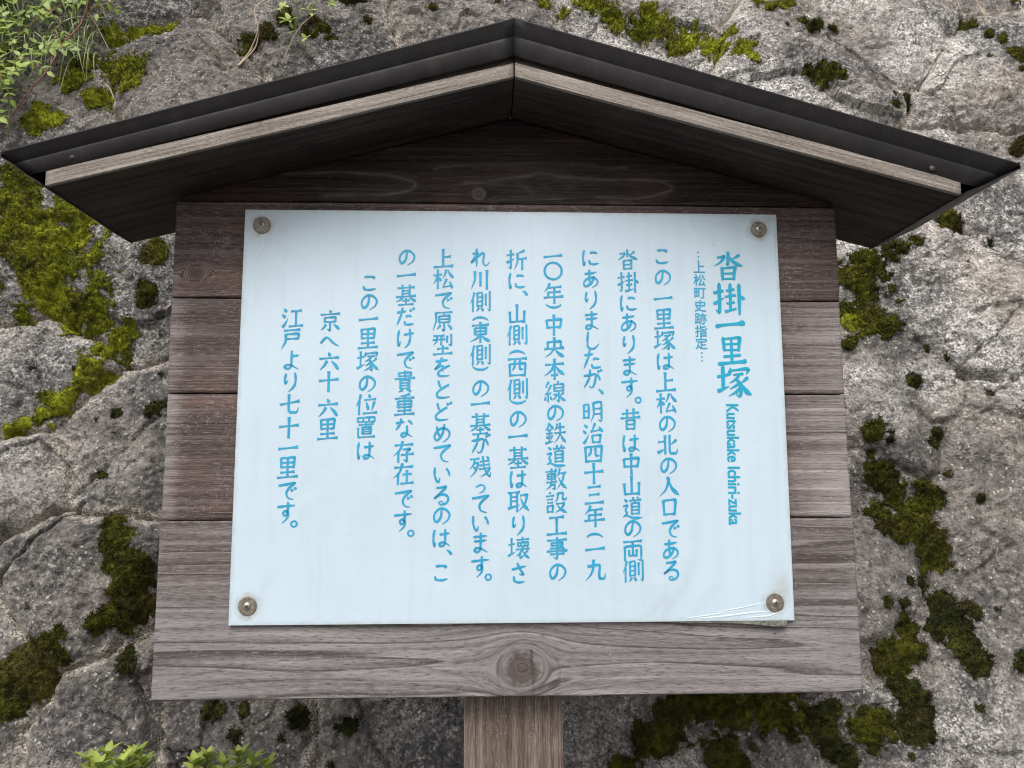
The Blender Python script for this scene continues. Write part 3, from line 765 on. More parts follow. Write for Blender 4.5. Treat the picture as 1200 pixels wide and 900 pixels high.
# gable board, with pale worn outlines of the old grain
def pale_lines(X, Z):
    out = np.zeros_like(X)
    X2 = X + 0.003 * gnoise(X * 40, Z * 40, 61); Z2 = Z + 0.003 * gnoise(X * 22, Z * 60, 62)
    for pts, w, a in [([(330, 203), (400, 201), (450, 204), (478, 209), (488, 214), (478, 222), (440, 227), (380, 229)], 1.6, 0.75),
                      ([(545, 213), (590, 209), (620, 204), (635, 201), (660, 206), (720, 210), (765, 210), (788, 219), (770, 228), (735, 233), (700, 230)], 1.5, 0.6),
                      ([(510, 197), (540, 192), (600, 191), (640, 190), (700, 192)], 1.5, 0.35), ([(600, 209), (615, 218), (625, 226)], 1.2, 0.35), ([(715, 238), (740, 239)], 4, 0.4)]:
        C_ = [np.array(q, float) for q in pts]; fine = []
        for i in range(len(C_) - 1):                                 # rounded, as old grain runs
            p0, p1, p2, p3 = C_[max(i - 1, 0)], C_[i], C_[i + 1], C_[min(i + 2, len(C_) - 1)]
            for j in range(4):
                q = j / 4; fine.append(0.5 * (2 * p1 + (p2 - p0) * q + (2 * p0 - 5 * p1 + 4 * p2 - p3) * q * q + (3 * p1 - p0 - 3 * p2 + p3) * q ** 3))
        P = [(lambda p: (p[0], p[2]))(at(x, y, 0)) for x, y in fine + [C_[-1]]]
        d = seg_dist(X2, Z2, P)
        out = np.maximum(out, (a * np.exp(-(d / (w * 0.00094)) ** 2) + 0.30 * a * np.exp(-(d / 0.006) ** 2)) * (0.45 + 0.8 * np.abs(gnoise(X * 22, Z * 22, 63))))
    d = np.hypot(X - K2[0], Z - K2[2])
    return np.maximum(out, 0.5 * np.exp(-((d - 0.0065) / 0.0016) ** 2))
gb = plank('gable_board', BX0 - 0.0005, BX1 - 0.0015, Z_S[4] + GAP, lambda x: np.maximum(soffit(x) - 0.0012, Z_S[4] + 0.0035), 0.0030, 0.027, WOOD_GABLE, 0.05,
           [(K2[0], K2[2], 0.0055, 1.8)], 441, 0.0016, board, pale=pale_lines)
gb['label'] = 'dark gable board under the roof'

# post
plank('post', XC - 0.052, XC + 0.056, -0.05, Zr(0.39), 0.0315, 0.105, WOOD_POST, lambda X, Z: 0.10 + 0.3 * gnoise(X * 40, Z * 3, 77), (), 451, 0.004, board, vertical=True, amp=0.003)

# roof: one board, one pale edge batten, one metal sheet a side
YF, YB = -0.0930, 0.1000
TH = 0.0215
def slope_box(name, x_in, x_out, y0, y1, off0, off1, mat, parent, step=0.012, seed=0, wx=0.1, flatedge=True):
    """slab along one roof slope; off0/off1 = height of its under/upper face above the soffit line"""
    n = max(2, int(abs(x_out - x_in) / step)); m = max(2, int((y1 - y0) / step))
    xs = np.linspace(x_in, x_out, n + 1); ys = np.linspace(y0, y1, m + 1)
    verts, al, ps = [], [], []
    for off in (off0, off1):
        for y in ys:
            for x in xs:
                verts.append((x, y, soffit(x) + off)); al.append(x); ps.append(y + off)
    def id(k, j, i): return k * (m + 1) * (n + 1) + j * (n + 1) + i
    F = []
    for j in range(m):
        for i in range(n):
            F.append((id(0, j, i), id(0, j, i + 1), id(0, j + 1, i + 1), id(0, j + 1, i)))
            F.append((id(1, j, i), id(1, j + 1, i), id(1, j + 1, i + 1), id(1, j, i + 1)))
    nb = len(verts)
    ring = [(j, 0) for j in range(0, m + 1)] + [(m, i) for i in range(1, n + 1)] + [(j, n) for j in range(m - 1, -1, -1)] + [(0, i) for i in range(n - 1, 0, -1)]
    for k in (0, 1):
        for (j, i) in ring:
            verts.append(verts[id(k, j, i)]); al.append(xs[i]); ps.append(ys[j] + (off1 if k else off0) * 1.0)
    R = len(ring)
    for a in range(R):
        b = (a + 1) % R
        F.append((nb + a, nb + b, nb + R + b, nb + R + a))
    al, ps = np.array(al), np.array(ps)
    psi, kn, kr = grain(None, al, ps, (), seed, 0.004)
    z = np.zeros(len(al))
    o = mesh_obj(name, np.array(verts), np.array(F), mat, parent, False, {'al': al, 'psi': psi, 'kn': z, 'kr': z, 'wx': np.full(len(al), wx) + 0.55 * gnoise(al * 6, ps * 14, seed + 4) + 0.3 * gnoise(al * 19, ps * 40, seed + 5), 'pale': z})
    bm = bmesh.new(); bm.from_mesh(o.data); bmesh.ops.recalc_face_normals(bm, faces=bm.faces[:]); bm.to_mesh(o.data); bm.free()
    return o
XL, XR = -0.4400, 0.4965
for xo, s, sd_ in ((XL, -1, 500), (XR, 1, 520)):
    xi = XC + s * 0.0008
    rb = slope_box('roof_board', xi, xo, YF + 0.0065, YB, 0.0, TH, WOOD_SOFFIT, board, 0.012, sd_)
    slope_box('edge_batten', xi, xo, YF + 0.0015, YF + 0.0063, -0.0006, 0.0145, WOOD_EDGE, rb, 0.006, sd_ + 7, 0.45)

# metal sheet: top, bent front fascia, eave flange
def metal_side(s):
    if s < 0:
        t_in, t_out = at(600, 22, -0.100), at(1, 179, -0.100)
        b_in, b_out = at(602, 63, -0.0955), at(30, 204, -0.0955)
    else:
        t_in, t_out = at(600, 22, -0.100), at(1196, 193, -0.100)
        b_in, b_out = at(602, 63, -0.0955), at(1150, 219, -0.0955)
    t_in[0] = XC - 0.0008 * 0; b_in[0] = XC
    return t_in, t_out, b_in, b_out
for s in (-1, 1):
    t_in, t_out, b_in, b_out = metal_side(s)
    N = 40
    # cross-section from the back edge of the roof to the lower lip of the fascia: (f, y, extra z) with f = 0 top line, 1 bottom line
    prof = [(0.0, 0.1020, 0.004), (0.0, -0.096, 0.0030), (0.0, -0.1000, 0.0012), (0.02, -0.1012, 0.0), (0.20, -0.0990, 0), (0.40, -0.0968, 0), (0.455, -0.0956, 0), (0.50, -0.0957, 0), (0.56, -0.0958, 0), (0.80, -0.0938, 0), (0.97, -0.0920, 0), (1.0, -0.0914, 0), (1.0, -0.0900, 0.0012)]
    bm = bmesh.new(); rows = []
    for i in range(N + 1):
        t = i / N
        a = t_in * (1 - t) + t_out * t; b = b_in * (1 - t) + b_out * t
        wob = 0.0009 * float(gnoise(t * 5.0, 0.3, 90 + s)) + 0.0004 * float(gnoise(t * 19, 0.3, 93 + s))
        row = []
        for f, y, dz in prof:
            x = a[0] * (1 - f) + b[0] * f if i == N else a[0] * (1 - f) + b[0] * f
            row.append(bm.verts.new((x, y + wob * (1 if y < 0 else 0), a[2] * (1 - f) + b[2] * f + dz + wob * 0.5)))
        rows.append(row)
    for r0, r1 in zip(rows[:-1], rows[1:]):
        for j in range(len(prof) - 1):
            bm.faces.new((r0[j], r1[j], r1[j + 1], r0[j + 1]))
    ro = bm_obj('roof_sheet', bm, METAL, board, True)
    so = ro.modifiers.new('thick', 'SOLIDIFY'); so.thickness = 0.0012; so.offset = -1 if s < 0 else -1
    ro.data.set_sharp_from_angle(angle=math.radians(28))
    # eave flange: comes down along the eave, with a small inward lip
    bm = bmesh.new()
    xo = t_out[0]; zt = t_out[2]
    # folded back under: inwards and down to the eave of the boards
    fx, fz = b_out[0] - xo, b_out[2] - zt
    wz = soffit(XL if s < 0 else XR) - zt - 0.001; wxx = (XL if s < 0 else XR) - xo
    pr = [(0.0, 0.0036), (s * 0.0008, -0.0030), (fx * 0.5, fz * 0.55), (fx, fz), (wxx, wz)]
    M2 = 24; rows = []
    for i in range(M2 + 1):
        y = -0.0985 + (0.1012 + 0.0985) * i / M2
        w = 0.0007 * float(gnoise(i * 0.3, 0.7, 99 + s))
        rows.append([bm.verts.new((xo + dx + w, y, zt + dz + w)) for dx, dz in pr])
    for r0, r1 in zip(rows[:-1], rows[1:]):
        for j in range(len(pr) - 1):
            bm.faces.new((r0[j], r1[j], r1[j + 1], r0[j + 1]))
    rows[-1].append(bm.verts.new((xo + wxx, rows[-1][0].co.y, zt + 0.31 * abs(wxx))))
    bm.faces.new(rows[-1])
    fo = bm_obj('eave_flange', bm, METAL, ro, False)
    so = fo.modifiers.new('thick', 'SOLIDIFY'); so.thickness = 0.0011; so.offset = 0
# ridge seam
bm = bmesh.new()
pk = at(600, 22, -0.100)
for y0, y1, z0, z1 in ((-0.085, 0.118, pk[2] + 0.0010, pk[2] + 0.0045),):
    bmesh.ops.create_cube(bm, size=1, matrix=Matrix.Translation((XC, (y0 + y1) / 2, (z0 + z1) / 2)) @ Matrix.Diagonal((0.012, y1 - y0, z1 - z0, 1)))
bm_obj('ridge_cap', bm, METAL, board)

def disc(bm, c, r, depth, seg=24, dome=0.0, axis_y=True, inner=0.0):
    """round head facing -Y at centre c, standing out by depth"""
    rings = []
    prof = [(r, 0.0), (r, -depth * 0.7), (r * 0.93, -depth)]
    if dome: prof += [(r * 0.75, -depth - dome * 0.45), (r * 0.45, -depth - dome * 0.85), (r * 0.2, -depth - dome)]
    if inner: prof += [(inner, -depth * 1.0), (inner, 0)]
    for rr, dy in prof:
        rings.append([bm.verts.new((c[0] + rr * math.cos(2 * math.pi * k / seg), c[1] + dy, c[2] + rr * math.sin(2 * math.pi * k / seg))) for k in range(seg)])
    for a, b in zip(rings[:-1], rings[1:]):
        for k in range(seg):
            bm.faces.new((a[k], a[(k + 1) % seg], b[(k + 1) % seg], b[k]))
    if not inner: bm.faces.new(rings[-1])

for px, py in ((84, 183), (1093, 197)):
    bm = bmesh.new()
    p = at(px, py, -0.0945); p[1] = -0.0935
    disc(bm, p, 0.0030, 0.0007, 16, 0.0008)
    bm_obj('nail', bm, NAIL, board, True)

# ------------------------------------------------------------------ the panel
PY = -0.0042
PX0, PX1, PZ0, PZ1 = -0.2689, 0.3343, Zr(-0.1539), Zr(0.2989)
SCREWS = [(307, 264), (889, 269), (290, 710), (908, 706)]
sp = [at(x, y, PY) for x, y in SCREWS]
def build_panel():
    st_ = 0.0025
    xs = np.linspace(PX0, PX1, int((PX1 - PX0) / st_)); zs = np.linspace(PZ0, PZ1, int((PZ1 - PZ0) / st_))
    X, Z = np.meshgrid(xs, zs)
    # slight cushion of the sheet between its screws, and a worn right edge
    tx = (X - PX0) / (PX1 - PX0); tz = (Z - PZ0) / (PZ1 - PZ0)
    Y = PY - 0.0007 * np.sin(np.pi * tx) - 0.0005 * np.sin(np.pi * tz) - 0.00025 * gnoise(X * 5, Z * 5, 5)
    gr = np.zeros_like(X)
    for k, p in enumerate(sp):
        d = np.hypot(X - p[0], Z - p[2])
        gr = np.maximum(gr, 0.75 * sstep(0.017, 0.0085, d + 0.004 * gnoise(X * 90, Z * 90, 6 + k)))
    c = sp[0]; gr = np.maximum(gr, 0.30 * np.exp(-(np.hypot(X - c[0], Z - c[2]) / 0.022) ** 2))
    c = at(895, 258, PY); gr = np.maximum(gr, 0.5 * np.exp(-((Z - c[2] - 0.001) / 0.004) ** 2 - ((X - c[0]) / 0.025) ** 2))
    c = sp[3]; gr = np.maximum(gr, 0.45 * np.exp(-((Z - c[2] - 0.012) / 0.018) ** 2 - ((X - c[0] - 0.008) / 0.012) ** 2))
    eg = np.minimum(np.minimum(X - PX0, PX1 - X), np.minimum(Z - PZ0, PZ1 - Z))
    gr = np.maximum(gr, 0.42 * sstep(0.0045, 0.0, eg + 0.002 * gnoise(X * 60, Z * 60, 9)))
    for k, p in enumerate(sp):                       # dirt washed down below the screws
        gr = np.maximum(gr, 0.26 * np.exp(-((X - p[0] - 0.002 * gnoise(Z * 40, X * 9, 15 + k)) / 0.0045) ** 2) * sstep(0.0, -0.012, Z - p[2]) * np.exp(np.minimum(0, (Z - p[2])) / 0.035))
    # grey finger-wide smears towards the lower right
    for pts, w, a in [([(815, 615), (812, 660), (800, 690), (775, 725)], 6, 0.16), ([(780, 700), (755, 725)], 6, 0.14), ([(840, 690), (815, 715)], 6, 0.12), ([(325, 670), (300, 700)], 5, 0.10)]:
        P = [(lambda q: (q[0], q[2]))(at(x, y, PY)) for x, y in pts]
        gr = np.maximum(gr, a * np.exp(-(seg_dist(X, Z, P) / (w * 0.00094)) ** 2))
    n = X.size
    front = np.stack([X, Y, Z], -1).reshape(-1, 3)
    ix = np.arange(n).reshape(X.shape)
    q = np.stack([ix[:-1, :-1], ix[:-1, 1:], ix[1:, 1:], ix[1:, :-1]], -1).reshape(-1, 4)
    loop = np.concatenate([ix[0, :-1], ix[:-1, -1], ix[-1, :0:-1], ix[:0:-1, 0]])
    bk = front[loop].copy(); bk[:, 1] = -0.0012
    m = len(loop); bi = np.arange(m) + n
    side = np.stack([loop, bi, np.roll(bi, -1), np.roll(loop, -1)], -1)
    b2 = front.copy(); b2[:, 1] = -0.0012
    V3 = np.concatenate([front, bk, b2]); F = np.concatenate([q, side, q[:, ::-1] + n + m])
    g1 = gr.ravel()
    o = mesh_obj('sign_panel', V3, F, PANEL, board, True, {'grime': np.concatenate([g1, g1[loop] * 0 + 0.25, g1])})
    o.data.set_sharp_from_angle(angle=math.radians(40))
    return o
panel = build_panel()
panel['label'] = 'pale blue-white sign panel with blue vertical Japanese text'
def panel_y(x, z):
    tx = (x - PX0) / (PX1 - PX0); tz = (z - PZ0) / (PZ1 - PZ0)
    return PY - 0.0007 * np.sin(np.pi * tx) - 0.0005 * np.sin(np.pi * tz) - 0.00025 * gnoise(x * 5, z * 5, 5)
PPM = 0.000941                      # metres per photo pixel on the panel (about)

# ---- lettering
def glyph_loops(ch):
    cu = bpy.data.curves.new('glyph', 'FONT'); cu.body = ch
    o = bpy.data.objects.new('glyph', cu); COL.objects.link(o)
    dg = bpy.context.evaluated_depsgraph_get()
    oe = o.evaluated_get(dg); c = oe.to_curve(dg)
    loops = []
    for s in c.splines:
        P = s.bezier_points; n = len(P); L = []
        for i in range(n):
            a, b = P[i], P[(i + 1) % n]
            p0, p1, p2, p3 = [np.array(v[:2]) for v in (a.co, a.handle_right, b.handle_left, b.co)]
            dd = np.linalg.norm(p3 - p0)
            dev = np.linalg.norm(np.cross(np.append(p3 - p0, 0), np.append(p1 - p0, 0))) + np.linalg.norm(np.cross(np.append(p3 - p0, 0), np.append(p2 - p0, 0)))
            k = 1 if dev < 1e-4 else 5
            if k == 1 and dd > 0.12: k = 4
            for j in range(k):
                t = j / k
                L.append((1 - t) ** 3 * p0 + 3 * (1 - t) ** 2 * t * p1 + 3 * (1 - t) * t * t * p2 + t ** 3 * p3)
        L = np.array(L)
        keep = np.linalg.norm(L - np.roll(L, 1, 0), axis=1) > 1e-5
        loops.append(L[keep])
    oe.to_curve_clear()
    bpy.data.objects.remove(o); bpy.data.curves.remove(cu)
    return loops

def offset_loop(L, kx, ky):
    """move the outline outwards, more across than up: brush-like thick uprights"""
    d = np.roll(L, -1, 0) - L
    d /= np.linalg.norm(d, axis=1)[:, None] + 1e-9
    nr = np.stack([d[:, 1], -d[:, 0]], 1)
    pn = np.roll(nr, 1, 0)
    m = nr + pn
    m /= np.maximum(np.sum(m * nr, 1), 0.45)[:, None]
    nib = np.array([1.0, 0.42]) / 1.085                       # a slanted nib: thick uprights and right-falling strokes
    vary = (0.55 + 1.0 * np.abs(gnoise(L[:, 0] * 2.6 + 3.1, L[:, 1] * 2.6 + 1.7, 7)) * 1.3)[:, None] if abs(kx) > 0.012 else 1.0
    sgn = np.tanh(3.0 * (nr + pn) @ nib * (1 if kx > 0 else -1))[:, None] * (1 if kx > 0 else 1)
    return L + m * ky + sgn * nib * abs(kx) * vary
_cache = {}
def glyph(ch, kx, ky):
    key = (ch, kx, ky)
    if key not in _cache:
        Ls = glyph_loops(ch)
        # fill is on the left or the right of the outline: sign from the largest loop
        def area(L): return 0.5 * np.sum(L[:, 0] * np.roll(L[:, 1], -1) - np.roll(L[:, 0], -1) * L[:, 1])
        big = max(Ls, key=lambda L: abs(area(L)))
        sg = 1.0 if area(big) > 0 else -1.0
        Ls = [offset_loop(L, kx * sg, ky * sg) for L in Ls]
        _cache[key] = Ls
    return _cache[key]

def signed(L): return 0.5 * np.sum(L[:, 0] * np.roll(L[:, 1], -1) - np.roll(L[:, 0], -1) * L[:, 1])
def fill_glyph(loops):
    """fill by winding number, so that overlapping contours are safe -> [(verts, faces)]"""
    big = max(loops, key=lambda L: abs(signed(L))); sg = 1 if signed(big) > 0 else -1
    vs, es = [], []
    for L in loops:
        n0 = len(vs); m = len(L)
        vs += [Vector((float(x), float(y))) for x, y in L]
        es += [(n0 + i, n0 + (i + 1) % m) for i in range(m)]
    v, _, f, *_r = delaunay_2d_cdt(vs, es, [], 0, 1e-6)
    v = np.array([p[:] for p in v]); f = np.array([tuple(t) for t in f])
    c = v[f].mean(1)
    w = np.zeros(len(c))
    for L in loops:
        A, B = L, np.roll(L, -1, 0)
        ay, by = A[:, 1][None], B[:, 1][None]; ax, bx = A[:, 0][None], B[:, 0][None]
        x, y = c[:, 0:1], c[:, 1:2]
        cr = (bx - ax) * (y - ay) - (x - ax) * (by - ay)
        w += ((ay <= y) & (by > y) & (cr > 0)).sum(1) - ((ay > y) & (by <= y) & (cr < 0)).sum(1)
    f = f[w * sg > 0]
    return [(v, [tuple(int(i) for i in t) for t in f])]

def lettering(name, items, size, mat, kx=0.010, ky=0.004, tilt=0.05, brush=True, lift=0.0004, extra=None):
    """items: (character, photo x, photo y of its centre); size in photo pixels per em"""
    V3, F = (list(extra[0]), list(extra[1])) if extra else ([], [])
    for ch, px, py in items:
        c = at(px, py, PY)
        pieces = fill_glyph(glyph(ch, kx, ky))
        allv = np.concatenate([p[0] for p in pieces])
        lo, hi = allv.min(0), allv.max(0)
        ctr = np.array([0.5, 0.38]) if ch not in '、。・' else (lo + hi) / 2
        for k, (v, f) in enumerate(pieces):
            v = v.copy()
            if ch in '()':
                v = v - (lo + hi) / 2
                v = np.stack([v[:, 1], -v[:, 0]], 1) * np.array([0.80, 0.80])       # upright brackets lie down in vertical text
            else:
                v = v - ctr
                if brush and ch not in '〇。': v[:, 1] += tilt * v[:, 0]
            v = v * size * PPM * (0.55 if ch == '・' else 1.0)
            x = c[0] + v[:, 0]; z = c[2] + v[:, 1]
            y = panel_y(x, z) - lift - 0.00002 * k
            n = len(V3)
            V3 += list(zip(x, y, z)); F += [tuple(i + n for i in q) for q in f]
    return mesh_obj(name, V3, F, mat, panel)

def seq(chars, ys, x0, x1):
    y0, y1 = ys[0], ys[-1]
    out = []
    for c, y in zip(chars, ys):
        x = x0 + (x1 - x0) * (y - y0) / (y1 - y0)
        out.append((c, x + (9.5 if c in '。、' else 0), y))
    return out
def even(y0, y1, n): return [y0 + (y1 - y0) * i / (n - 1) for i in range(n)]
cols = [
    ('この一里塚は上松の北の入口である', even(300.7, 668, 16), 775.3, 786.5),
    ('沓掛にあります。昔は中山道の両側', [304, 331, 355, 378, 403, 429, 453.8, 468.8, 491.3, 519, 543.6, 569, 595, 619, 644.7, 669], 734.9, 741.8),
    ('にありましたが、明治四十三年(一九', [302, 326.7, 351, 375.8, 399, 421.5, 444, 459, 482.8, 507.8, 531.6, 554.5, 579.3, 604.4, 627, 643, 667.4], 691.6, 697.5),
    ('一〇年)中央本線の鉄道敷設工事の', [300.3, 317.7, 343.7, 359, 381, 407, 432.6, 459, 483.8, 507.5, 534, 561, 588.6, 615, 642, 670], 647.8, 653),
    ('折に、山側(西側)の一基は取り壊さ', [304.7, 329, 343.7, 368, 392.8, 413, 430, 456, 471, 491, 511, 536, 561, 587, 614.6, 642, 671], 605.3, 608),
    ('れ川側(東側)の一基が残っています。', [302, 327.8, 353.8, 373.5, 389.5, 416, 431.8, 455, 472.8, 496.8, 520, 546.7, 570.6, 590, 611.7, 636, 663.7, 676], 563, 562.6),
    ('上松で原型をとどめているのは、こ', [303, 327, 352, 376, 403.5, 429.8, 456, 482, 507, 531, 555, 580, 604, 630, 647, 671], 519.8, 516.6),
    ('の一基だけで貴重な存在です。', [301.8, 322.6, 346, 371, 396, 421.7, 446.8, 473.7, 501.5, 529, 555, 584, 610, 624.7], 476.5, 472),
    ('この一里塚の位置は', [331.9, 354, 374, 397, 423, 449.5, 474, 500.8, 527.7], 432.8, 428.4),
    ('京へ六十六里', [375.8, 399, 422.6, 447, 477, 503], 387, 384),
    ('江戸より七十一里です。', [372, 397.5, 422, 447, 473, 500.8, 524.8, 548, 574.8, 600, 613.8], 343, 335)]
sub = seq('上松町史跡指定', [313.7, 328.4, 343, 358.4, 373.5, 388, 402.4], 819, 821.6)
sub += [('・', x, y) for x, y in ((817.6, 296.0), (817.9, 301.0), (818.2, 306.0), (822, 413.5), (822.2, 418.5), (822.4, 423.0))]
lettering('subtitle_text', sub, 15.2, INK, 0.009, 0.007, 0.0)
# title: five big brush-written characters, stroke by stroke (x, y, width) in an em square
TITLE = {
 '沓': [[(.50, 1.0, .07), (.51, .9, .085), (.50, .62, .085), (.48, .53, .07), (.42, .57, .02)], [(.13, .79, .06), (.24, .795, .06), (.37, .83, .08), (.33, .72, .075), (.22, .60, .06), (.03, .48, .02)],
       [(.84, .90, .02), (.86, .87, .085), (.75, .79, .06), (.62, .72, .03)], [(.54, .82, .05), (.66, .66, .08), (.82, .54, .10), (1.0, .49, .03)],
       [(.26, .44, .06), (.29, .38, .085), (.30, .02, .075), (.31, -.02, .05)], [(.28, .39, .05), (.50, .42, .065), (.68, .44, .08), (.73, .41, .085), (.69, .2, .08), (.68, -.02, .07)],
       [(.33, .21, .05), (.66, .225, .06)], [(.31, .02, .055), (.68, .035, .06)]],
 '掛': [[(.0, .70, .05), (.06, .71, .08), (.22, .745, .06), (.34, .78, .08)], [(.17, 1.0, .05), (.20, .95, .09), (.20, .3, .085), (.19, .07, .08), (.16, .04, .06), (.07, .14, .02)], [(.0, .33, .08), (.12, .385, .08), (.36, .54, .02)],
       [(.42, .78, .06), (.56, .80, .055), (.70, .83, .075)], [(.54, 1.0, .05), (.56, .96, .085), (.56, .5, .075), (.55, .12, .07)], [(.38, .57, .06), (.55, .595, .055), (.74, .63, .08)],
       [(.42, .34, .06), (.56, .36, .055), (.70, .385, .07)], [(.36, .06, .08), (.55, .11, .06), (.75, .17, .06)], [(.82, .99, .05), (.85, .94, .09), (.85, .4, .085), (.845, .0, .06), (.845, -.05, .02)], [(.87, .62, .03), (.95, .55, .08), (1.0, .47, .09)]],
 '一': [[(.02, .48, .04), (.08, .44, .11), (.22, .47, .085), (.5, .505, .075), (.78, .53, .09), (.92, .55, .14), (1.0, .49, .05)]],
 '里': [[(.18, .97, .04), (.21, .90, .085), (.24, .52, .08), (.25, .46, .05)], [(.21, .90, .05), (.5, .93, .065), (.74, .955, .08), (.80, .92, .10), (.77, .7, .085), (.755, .46, .07)], [(.26, .71, .05), (.75, .73, .06)], [(.26, .50, .05), (.75, .515, .06)],
       [(.50, .93, .06), (.50, .5, .08), (.50, .06, .08)], [(.20, .26, .05), (.25, .27, .075), (.5, .29, .06), (.76, .32, .08), (.82, .30, .04)], [(.0, .0, .05), (.07, .005, .10), (.4, .04, .075), (.85, .08, .09), (.96, .09, .12), (1.02, .05, .03)]],
 '塚': [[(.0, .66, .05), (.06, .665, .08), (.2, .69, .06), (.35, .73, .075)], [(.17, 1.0, .05), (.19, .94, .09), (.19, .5, .085), (.18, .26, .08)], [(.0, .20, .09), (.1, .22, .085), (.38, .36, .02)],
       [(.42, .95, .03), (.42, .86, .08), (.38, .74, .08), (.35, .70, .03)], [(.43, .86, .05), (.65, .885, .06), (.90, .92, .085), (.97, .88, .09), (.93, .78, .04), (.90, .74, .02)],
       [(.50, .72, .05), (.66, .74, .055), (.82, .76, .07)], [(.70, .74, .06), (.62, .62, .065), (.50, .52, .05), (.38, .46, .02)], [(.56, .60, .05), (.68, .48, .08), (.73, .30, .085), (.71, .08, .08), (.66, .03, .06), (.57, .10, .02)],
       [(.67, .46, .06), (.56, .36, .065), (.38, .26, .02)], [(.71, .32, .06), (.58, .17, .07), (.34, .03, .02)], [(.90, .66, .03), (.92, .62, .085), (.83, .53, .06), (.74, .46, .02)], [(.74, .44, .04), (.83, .28, .085), (.93, .15, .11), (1.05, .08, .03)]]}
def brush(stroke):
    """smooth a stroke and give it width: returns left and right outlines"""
    P = np.array(stroke, dtype=float)
    # Catmull-Rom through the points, kept tight at sharp turns
    out = []
    n = len(P)
    for i in range(n - 1):
        p0 = P[max(i - 1, 0)]; p1 = P[i]; p2 = P[i + 1]; p3 = P[min(i + 2, n - 1)]
        for j in range(7):
            t = j / 7
            m1 = (p2 - p0) * 0.32; m2 = (p3 - p1) * 0.32
            out.append((2 * t ** 3 - 3 * t * t + 1) * p1 + (t ** 3 - 2 * t * t + t) * m1 + (-2 * t ** 3 + 3 * t * t) * p2 + (t ** 3 - t * t) * m2)
    out.append(P[-1])
    Q = np.array(out)
    T = np.gradient(Q[:, :2], axis=0); T /= np.linalg.norm(T, axis=1)[:, None] + 1e-9
    Nn = np.stack([-T[:, 1], T[:, 0]], 1)
    w = Q[:, 2:3] ** 1.25 * 0.5 * 2.55
    return Q, Nn, w
def title():
    V3, F = [], []; k = 0
    for ch, px, py, sx, sy in [('沓', 853, 312.0, 36, 34.5), ('掛', 853.5, 351, 37, 36), ('一', 855, 381, 36, 32), ('里', 857, 411, 34, 33.5), ('塚', 859, 448, 39, 37)]:
        c = at(px, py, PY)
        for st_ in TITLE[ch]:
            Q, Nn, w = brush(st_)
            k += 1
            A = Q[:, :2] + Nn * w; B = Q[:, :2] - Nn * w
            # rounded ends
            n = len(V3)
            for a, b in zip(A, B):
                for p in (a, b):
                    x = c[0] + (p[0] - 0.5) * sx * PPM; z = c[2] + (p[1] - 0.48) * sy * PPM
                    V3.append((x, float(panel_y(x, z)) - 0.0004 - 0.00001 * (k % 13), z))
            for i in range(len(A) - 1):
                F.append((n + 2 * i, n + 2 * i + 1, n + 2 * i + 3, n + 2 * i + 2))
    return mesh_obj('title_text', V3, F, INK_TEAL, panel)
title()

# the body text: every character written stroke by stroke on a 100-unit square.
# h level, v upright, z turning, p left-falling, n right-falling, d dot, t rising, k hooked, c kana curve
PARTS = {
 'nin': 'p72,98 50,70 5,42;v50,66 50,0', 'te': 'h5,72 95,78;k55,100 55,8 25,16;t5,36 95,54', 'tsuchi': 'h8,66 88,71;v48,98 48,20;t2,14 98,34',
 'san': 'd25,94 75,78;d5,66 55,50;t10,2 45,14 95,46', 'ki': 'h3,68 97,73;v52,98 52,0;p50,66 30,44 3,26;d58,60 90,40',
 'kai': 'v20,98 20,24;z20,96 80,98 80,24;h22,74 78,75;h22,52 78,53;h22,29 78,30;p38,20 28,10 6,0;d60,20 80,12 92,2', 'ri': 'v20,88 20,30;k80,100 80,6 45,14',
 'hi': 'v18,96 18,2;z18,94 82,97 82,2;h20,52 80,53;h20,8 80,9', 'kuchi': 'v15,92 20,10;z15,90 85,94 78,10;h20,16 80,18',
 'gen': 'd40,100 55,92;h5,80 95,84;h18,64 80,67;h18,48 80,51;v20,34 24,2;z20,33 80,36 76,2;h26,6 74,8',
 'ito': 'p58,100 22,76 55,70;p85,84 50,54 10,38;h10,38 85,44;v48,40 48,0;d20,28 10,8;d72,28 92,12',
 'kane': 'p52,100 35,80 5,62;n52,98 70,84 98,70;h28,66 72,68;h14,48 86,51;v50,66 50,6;d22,38 32,24;p80,40 70,26 66,20;t5,2 95,12',
 'shin': 'd12,92 28,80;c6,58 28,62 18,40 26,26 8,10;n6,8 26,14 56,2 100,3',
 'kubi': 'd30,100 38,88;p72,100 62,88;h5,80 95,84;p52,82 42,70;v22,66 22,4;z22,65 78,67 78,4;h24,46 76,47;h24,28 76,29;h24,8 76,9'}
